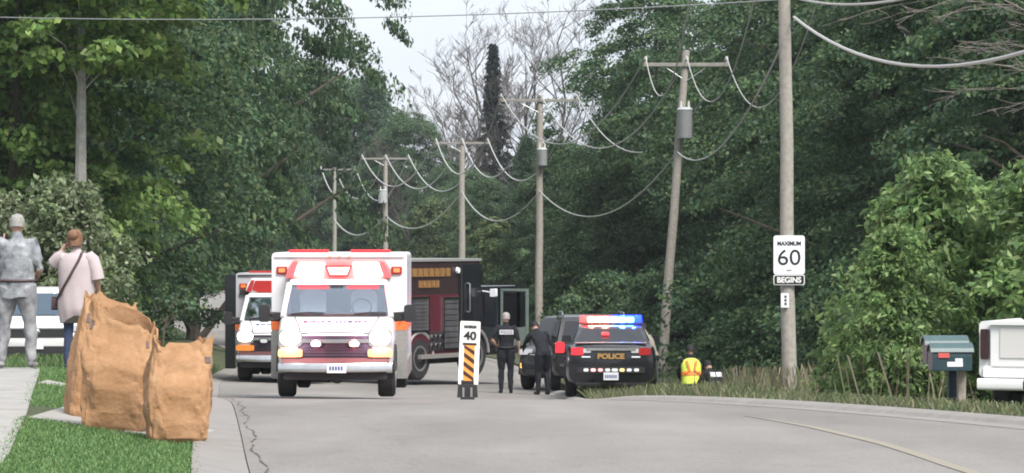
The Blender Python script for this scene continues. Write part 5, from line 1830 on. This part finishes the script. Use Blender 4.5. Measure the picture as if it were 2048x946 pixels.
# responders
ox, oy = (1012 - 1024) / F * 78, 78.0
pr, J, hp = person(ox, oy, zt(ox, oy), math.radians(4), 1.80, 'officer in navy uniform with white police lettering on the back, standing on the road', [M_SKIN, M_UNI, M_UNI, M_SHOED],
                   dict(ell=(-.34, -.08, 1.20), wrl=(-.20, .08, 1.04), hdl=(-.14, .12, 1.02), elr=(.27, -.05, 1.16), wrr=(.28, .02, .93), hdr=(.28, .04, .85)), stout=1.08, loose=1.1, seed=5, group='emergency responders')
hair_cap(pr, hp, M_HAIRG, 'hair', down=.0)
MB().rbox((0, -.146, 1.335), (.30, .02, .10), .01, 'y').build('back_panel', mat('panel_pale', (.55, .56, .58), .7), pr)
text('back_lettering', 'POLICE', .08, M_BLK, pr, (0, -.158, 1.335), R90, width=.25, height=.06)
MB().tube([(.19 * math.cos(a), .14 * math.sin(a), 1.0) for a in np.linspace(0, 6.28, 25)], .026, 6).box((.2, 0, .96), (.07, .1, .15)).box((-.2, -.02, .97), (.06, .08, .1)).build('duty_belt', M_BLK, pr, smooth=True)

ox, oy = (1085 - 1024) / F * 77.5, 77.5
pr, J, hp = person(ox, oy, zt(ox, oy), math.radians(20), 1.76, 'responder in dark clothing bending over beside the near black SUV', [M_SKIN, M_UNI, M_UNI, M_SHOED],
                   dict(pelvis=(0, -.05, .93), waist=(-.01, .0, 1.06), chest=(-.03, .12, 1.25), neckb=(-.05, .22, 1.38), head=(-.06, .33, 1.49), shl=(-.22, .18, 1.33), ell=(-.30, .34, 1.12), wrl=(-.26, .52, .98), hdl=(-.25, .58, .95),
                        shr=(.14, .18, 1.35), elr=(.22, .30, 1.10), wrr=(.16, .50, .98), hdr=(.15, .57, .95), hil=(-.09, -.05, .9), hir=(.09, -.05, .9), knr=(.11, .06, .49), anr=(.12, -.06, .09), tor=(.13, .10, .035)), bare_fore=False, loose=1.1, seed=6, group='emergency responders')
hair_cap(pr, hp, M_BLK, 'cap', down=.0)

ox, oy = (1303 - 1024) / F * 75.5, 75.5
pr, J, hp = person(ox, oy, zt(ox, oy), math.radians(60), 1.86, 'officer in tan shirt leaning beside the far side of the police sedan', [M_SKIN, M_UNIT, M_UNI, M_SHOED],
                   dict(pelvis=(0, -.04, .93), waist=(0, .0, 1.06), chest=(0, .08, 1.25), neckb=(0, .14, 1.40), head=(0, .22, 1.53), shl=(-.18, .11, 1.35), ell=(-.26, .25, 1.13), wrl=(-.2, .45, 1.05), hdl=(-.18, .52, 1.06),
                        shr=(.18, .11, 1.35), elr=(.26, .25, 1.13), wrr=(.2, .45, 1.05), hdr=(.18, .52, 1.06)), bare_fore=False, seed=7, group='emergency responders')
hair_cap(pr, hp, M_BLK, 'cap', down=.0)

M_VEST = mat('vest_yellow', (0.62, 0.72, 0.10), 0.7, var=.08, scale=8, emit=(.6, .8, .05), estr=.0)
M_VORG = mat('vest_orange', (0.80, 0.24, 0.06), 0.7)
KNEEL = dict(pelvis=(0, 0, .52), waist=(0, .03, .65), chest=(0, .09, .87), neckb=(0, .12, 1.04), head=(0, .18, 1.19), shl=(-.175, .10, .99), ell=(-.25, .16, .74), wrl=(-.20, .36, .62), hdl=(-.18, .43, .60),
             shr=(.175, .10, .99), elr=(.25, .16, .74), wrr=(.20, .36, .62), hdr=(.18, .43, .60), hil=(-.09, 0, .50), knl=(-.13, .34, .36), anl=(-.12, .26, .09), tol=(-.13, .40, .035),
             hir=(.09, 0, .50), knr=(.14, .22, .10), anr=(.13, -.18, .10), tor=(.14, -.26, .04))
ox, oy = (1383 - 1024) / F * 80, 80.0
pr, J, hp = person(ox, oy, zt(ox, oy), math.radians(5), 1.95, 'responder kneeling in the ditch in a yellow and orange high visibility vest', [M_SKIN, M_UNI, M_UNI, M_SHOED], KNEEL, bare_fore=False, stout=1.08, seed=8, group='emergency responders')
vb = MB()
etube(vb, [(0, .01, .50), (0, .03, .64), (0, .06, .78), (0, .09, .9), (0, .11, .985), (0, .12, 1.03)], [.205, .205, .208, .212, .20, .10], [.152, .148, .148, .145, .12, .08], (1, 0, 0), 24)
vest = vb.build('vest', M_VEST, pr, smooth=True)
o1 = MB()
etube(o1, [(0, .035, .67), (0, .042, .71), (0, .052, .745)], [.213, .214, .215], [.156, .156, .156], (1, 0, 0), 24)
o1.build('orange_band', M_VORG, vest, smooth=True)
for s_ in (-1, 1):
    MB().tube([(s_ * .10, -.012, .99), (s_ * .07, -.065, .88), (s_ * .05, -.09, .80), (s_ * .13, -.08, .73)], .03, 6).build('orange_stripe', M_VORG, vest, smooth=True)
hair_cap(pr, hp, M_BLK, 'cap', down=.0, size=1.1)

ox, oy = (1440 - 1024) / F * 78.0, 78.0
CR = dict(KNEEL)
CR.update(pelvis=(0, 0, .40), waist=(-.02, .06, .50), chest=(-.04, .22, .66), neckb=(-.05, .34, .78), head=(-.06, .46, .88), shl=(-.22, .28, .75), ell=(-.3, .42, .54), wrl=(-.24, .6, .45), hdl=(-.22, .66, .42),
          shr=(.14, .28, .76), elr=(.22, .42, .54), wrr=(.15, .6, .45), hdr=(.13, .66, .42), hil=(-.09, 0, .38), hir=(.09, 0, .38), knl=(-.14, .34, .40), anl=(-.12, .1, .09), tol=(-.13, .25, .035))
pr, J, hp = person(ox, oy, zt(ox, oy), math.radians(20), 1.95, 'responder in dark uniform with white back panel crouching beside the one in the vest', [M_SKIN, M_UNI, M_UNI, M_SHOED], CR, bare_fore=True, stout=1.05, seed=11, group='emergency responders')
bpn = MB().rbox((0, 0, 0), (.26, .02, .13), .01, 'y').build('back_panel', mat('panel_pale', (.55, .56, .58), .7), pr)
bpn.location = (-.035, .118, .735)
bpn.rotation_euler = (math.radians(-48), 0, 0)
hair_cap(pr, hp, M_BLK, 'cap', down=.0)

# ------------------------------------------------------------------ paper yard waste bags
M_KRAFT = mat('kraft_paper', (0.29, 0.15, 0.066), 0.75, col2=(0.45, 0.265, 0.145), scale=3.5, bump=.4, bscale=26)
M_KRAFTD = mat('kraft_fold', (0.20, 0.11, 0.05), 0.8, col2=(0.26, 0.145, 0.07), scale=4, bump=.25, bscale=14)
M_PRINT = mat('bag_print', (0.11, 0.085, 0.095), 0.8, col2=(0.2, 0.14, 0.12), scale=30)
M_LITTER = leaf_mat('leaf_litter', trans=.15)


def paper_bag(px, py, y, w, d, h, rz, lean, label, seed, topslope=0.0, marks=(), fold=None, gape=1.0):
    x = (px - 1024) / F * y
    z0 = zt(x, y) - .005
    root = empty('paper_bag', (x, y, z0), rz, label, 'paper bag', 'paper yard waste bags on the lawn edge')
    nu, nv = 110, 54

    def surf(u, v, off=0.0):
        """u around 0..1 (front centre at .75 -> facing -Y), v up 0..1"""
        a = 2 * math.pi * u
        e = .30 + .10 * v                       # squarish section
        ca, sa = math.cos(a), math.sin(a)
        bul = 1 + .10 * math.sin(math.pi * min(1, v * 1.15)) - .10 * max(0, v - .75) * 4 * (1 - gape)
        low = (1 - .10 * max(0, 1 - v / .06)) * (.90 + .10 * min(1, v * 1.6))
        cx = math.copysign(abs(ca) ** e, ca) * w / 2 * bul * low
        cy = math.copysign(abs(sa) ** e, sa) * d / 2 * bul * low * (1 - .45 * max(0, v - .55) / .45)
        zz = h * v * (1 - topslope * (cx / w)) if v > 0 else 0
        q = Vector((ca * 1.7 + seed * 3.1, sa * 1.7, v * 4.0))
        r1 = mnoise.noise(q) * .026
        r2 = mnoise.noise(q * 2.6) * .008
        q3 = Vector((cx * 5.6 + zz * 1.9 + seed * 2.3 + .3 * mnoise.noise(q * 2), cy * 4.2 - zz * .8, zz * 1.7 - cx * 1.2 + .3 * mnoise.noise(q * 2 + Vector((5, 1, 2)))))
        dv = mnoise.voronoi(q3)[0]
        r3 = .014 * math.exp(-(dv[1] - dv[0]) / .11) - .040 * dv[0]
        q4 = q3 * 2.7
        dv4 = mnoise.voronoi(q4)[0]
        r4 = -.014 * dv4[0]
        gus = .045 * math.exp(-(sa / .28) ** 2) * (.3 + .7 * v)         # side gusset folds inwards
        k = min(1, v / .08) * (r1 + r2 - r3 - r4) - gus + off
        n = Vector((ca, sa, 0)).normalized()
        p = Vector((cx, cy, zz)) + n * k
        if v > .93:
            p.z += (v - .93) / .07 * (.045 * math.sin(a * 2.6 + seed * 2) + .022 * math.sin(a * 7 + seed * 2) + .012 * math.sin(a * 17))
        p.x += lean[0] * zz
        p.y += lean[1] * zz
        return p

    def grid(u0, u1, v0, v1, mu, mv, off, vfun=None):
        mb = MB()
        vs = []
        for j in range(mv + 1):
            for i in range(mu + 1):
                u = u0 + (u1 - u0) * i / mu
                vt = v1 if vfun is None else vfun(u)
                v = v0 + (vt - v0) * j / mv
                vs.append(surf(u, v, off))
        fs = []
        for j in range(mv):
            for i in range(mu):
                a = j * (mu + 1) + i
                fs.append((a, a + 1, a + mu + 2, a + mu + 1))
        return mb.add(vs, fs)
    mb = MB()
    rings = [[surf(i / nu, j / nv) for i in range(nu)] for j in range(nv + 1)]
    mb.loft(rings, cap=False)
    mb.add([surf(i / nu, 0) for i in range(nu)], [tuple(range(nu))])
    inner = [[surf(i / nu, v, -.012) for i in range(nu)] for v in (1.0, .97, .86)]
    mb.loft([rings[-1]] + inner, cap=False)
    shell = mb.build('shell', M_KRAFT, root, smooth=True, fixn=False)
    shade(shell.data, 16)
    # yard waste inside
    rg = np.random.default_rng(seed)
    c = np.array(surf(0, .86)) * .5 + np.array(surf(.5, .86)) * .5
    n = 500
    p = np.stack([np.clip(rg.normal(size=n), -1.5, 1.5) * w * .14, np.clip(rg.normal(size=n), -1.5, 1.5) * d * .08, rg.uniform(-.06, .02, n)], -1) + c
    nr = unit(rg.normal(size=(n, 3)) + np.array([0, 0, .8]))
    q = leaf_quads(p, nr, rg.uniform(.04, .08, n), .5, rg)
    me = poly_mesh('yard_waste', q, palette(n, rg, [(.13, .085, .04), (.09, .1, .04), (.17, .12, .06)], [1, 1, 1]), M_LITTER)
    o = bpy.data.objects.new('yard_waste', me)
    COL.objects.link(o)
    o.parent = root
    tag(o, kind='stuff')
    lid = MB()
    lid.add([surf(i / nu, .85, -.02) for i in range(nu)], [tuple(range(nu))])
    lid.build('waste_bed', mat('waste_bed', (.07, .05, .025), .95), root, fixn=False)
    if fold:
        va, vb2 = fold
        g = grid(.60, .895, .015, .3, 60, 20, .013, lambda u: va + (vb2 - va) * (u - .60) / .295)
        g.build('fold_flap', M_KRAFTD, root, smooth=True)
    for (u0, u1, v0, v1) in marks:
        grid(u0, u1, v0, v1, 14, 10, .009).build('printed_mark', M_PRINT, root, smooth=True)
    return root, surf


paper_bag(180, 838, 30.6, .46, .36, 1.03, .25, (.19, .02), 'rear paper yard bag leaning behind the big middle bag', 1, topslope=.12, marks=((.64, .68, .80, .87),))
b2, s2 = paper_bag(233, 866, 28.8, .55, .40, .97, -.10, (.075, .0), 'big middle paper yard bag with a fold across its lower front', 2, topslope=.22, marks=((.628, .668, .82, .89), (.835, .862, .81, .87)))
b3, s3 = paper_bag(352, 889, 27.75, .46, .38, .83, .22, (.05, .0), 'shorter paper yard bag with vertical print at the edge, standing nearest the gutter', 3, topslope=.06,
                   marks=((.815, .855, .81, .87), (.868, .88, .40, .46), (.868, .88, .48, .56), (.868, .88, .58, .64), (.868, .88, .66, .72), (.868, .88, .74, .80)))
# leafy cutting sticking out of the right-hand bag
cx_, cy_, cz_ = b3.location.x - .12, b3.location.y + .06, b3.location.z + .78
cut = empty('leafy_cutting', (cx_, cy_, cz_), 0, 'small dark leafy branch cutting poking out between two paper bags', 'branch')
stem = MB()
stem.tube([(0, 0, -.05), (.02, 0, .14), (.06, .01, .30), (.14, .02, .42)], [.012, .010, .007, .004], 6)
stem.tube([(.02, 0, .14), (.10, -.02, .24), (.19, -.03, .30)], [.007, .005, .003], 5)
stem.tube([(.03, 0, .18), (-.04, .02, .28), (-.07, .02, .37)], [.006, .005, .003], 5)
stem.build('stem', M_BARK, cut, smooth=True)
rl = random.Random(12)
lfm = MB()
lfm.add([(0, 0, 0), (.5, .22, .05), (1.0, 0, -.05), (.5, -.22, .05), (.5, 0, 0)], [(0, 1, 4), (1, 2, 4), (2, 3, 4), (3, 0, 4)])
lf0 = lfm.build('leaf', mat('dark_leaf', (.035, .06, .03), .5, var=.3, scale=4), cut, smooth=True)
anch = [(.05, .28), (.14, .42), (.10, .24), (.19, .30), (-.04, .28), (-.07, .37), (.02, .16), (.08, .35), (.14, .27), (0, .23)]
for k in range(34):
    ax, az = anch[k % len(anch)]
    o = lf0 if k == 0 else lf0.copy()
    if k:
        COL.objects.link(o)
        o.parent = cut
    sc_ = rl.uniform(.06, .11)
    o.location = (ax + rl.gauss(0, .025), rl.gauss(0, .03), az + rl.gauss(0, .03))
    o.rotation_euler = (rl.uniform(-.8, .8), rl.uniform(-.9, .7), rl.uniform(0, 6.28))
    o.scale = (sc_, sc_, sc_)

# ------------------------------------------------------------------ thin haze volume added to lift the dark tones
hz = MB().box((-10, 285, 14), (400, 700, 40)).build('haze', None)
hz.data.materials.clear()
hm_ = bpy.data.materials.new('haze_lift')
hm_.use_nodes = True
ht_ = hm_.node_tree
for n_ in list(ht_.nodes):
    if n_.type != 'OUTPUT_MATERIAL':
        ht_.nodes.remove(n_)
pv = ht_.nodes.new('ShaderNodeVolumePrincipled')
pv.inputs['Color'].default_value = (.84, .92, .98, 1)
pv.inputs['Density'].default_value = 0.00018
pv.inputs['Anisotropy'].default_value = 0.2
ht_.links.new(pv.outputs['Volume'], [n_ for n_ in ht_.nodes if n_.type == 'OUTPUT_MATERIAL'][0].inputs['Volume'])
hz.data.materials.append(hm_)
tag(hz, 'thin pale haze added over the whole road to lift dark tones', 'haze', kind='stuff')
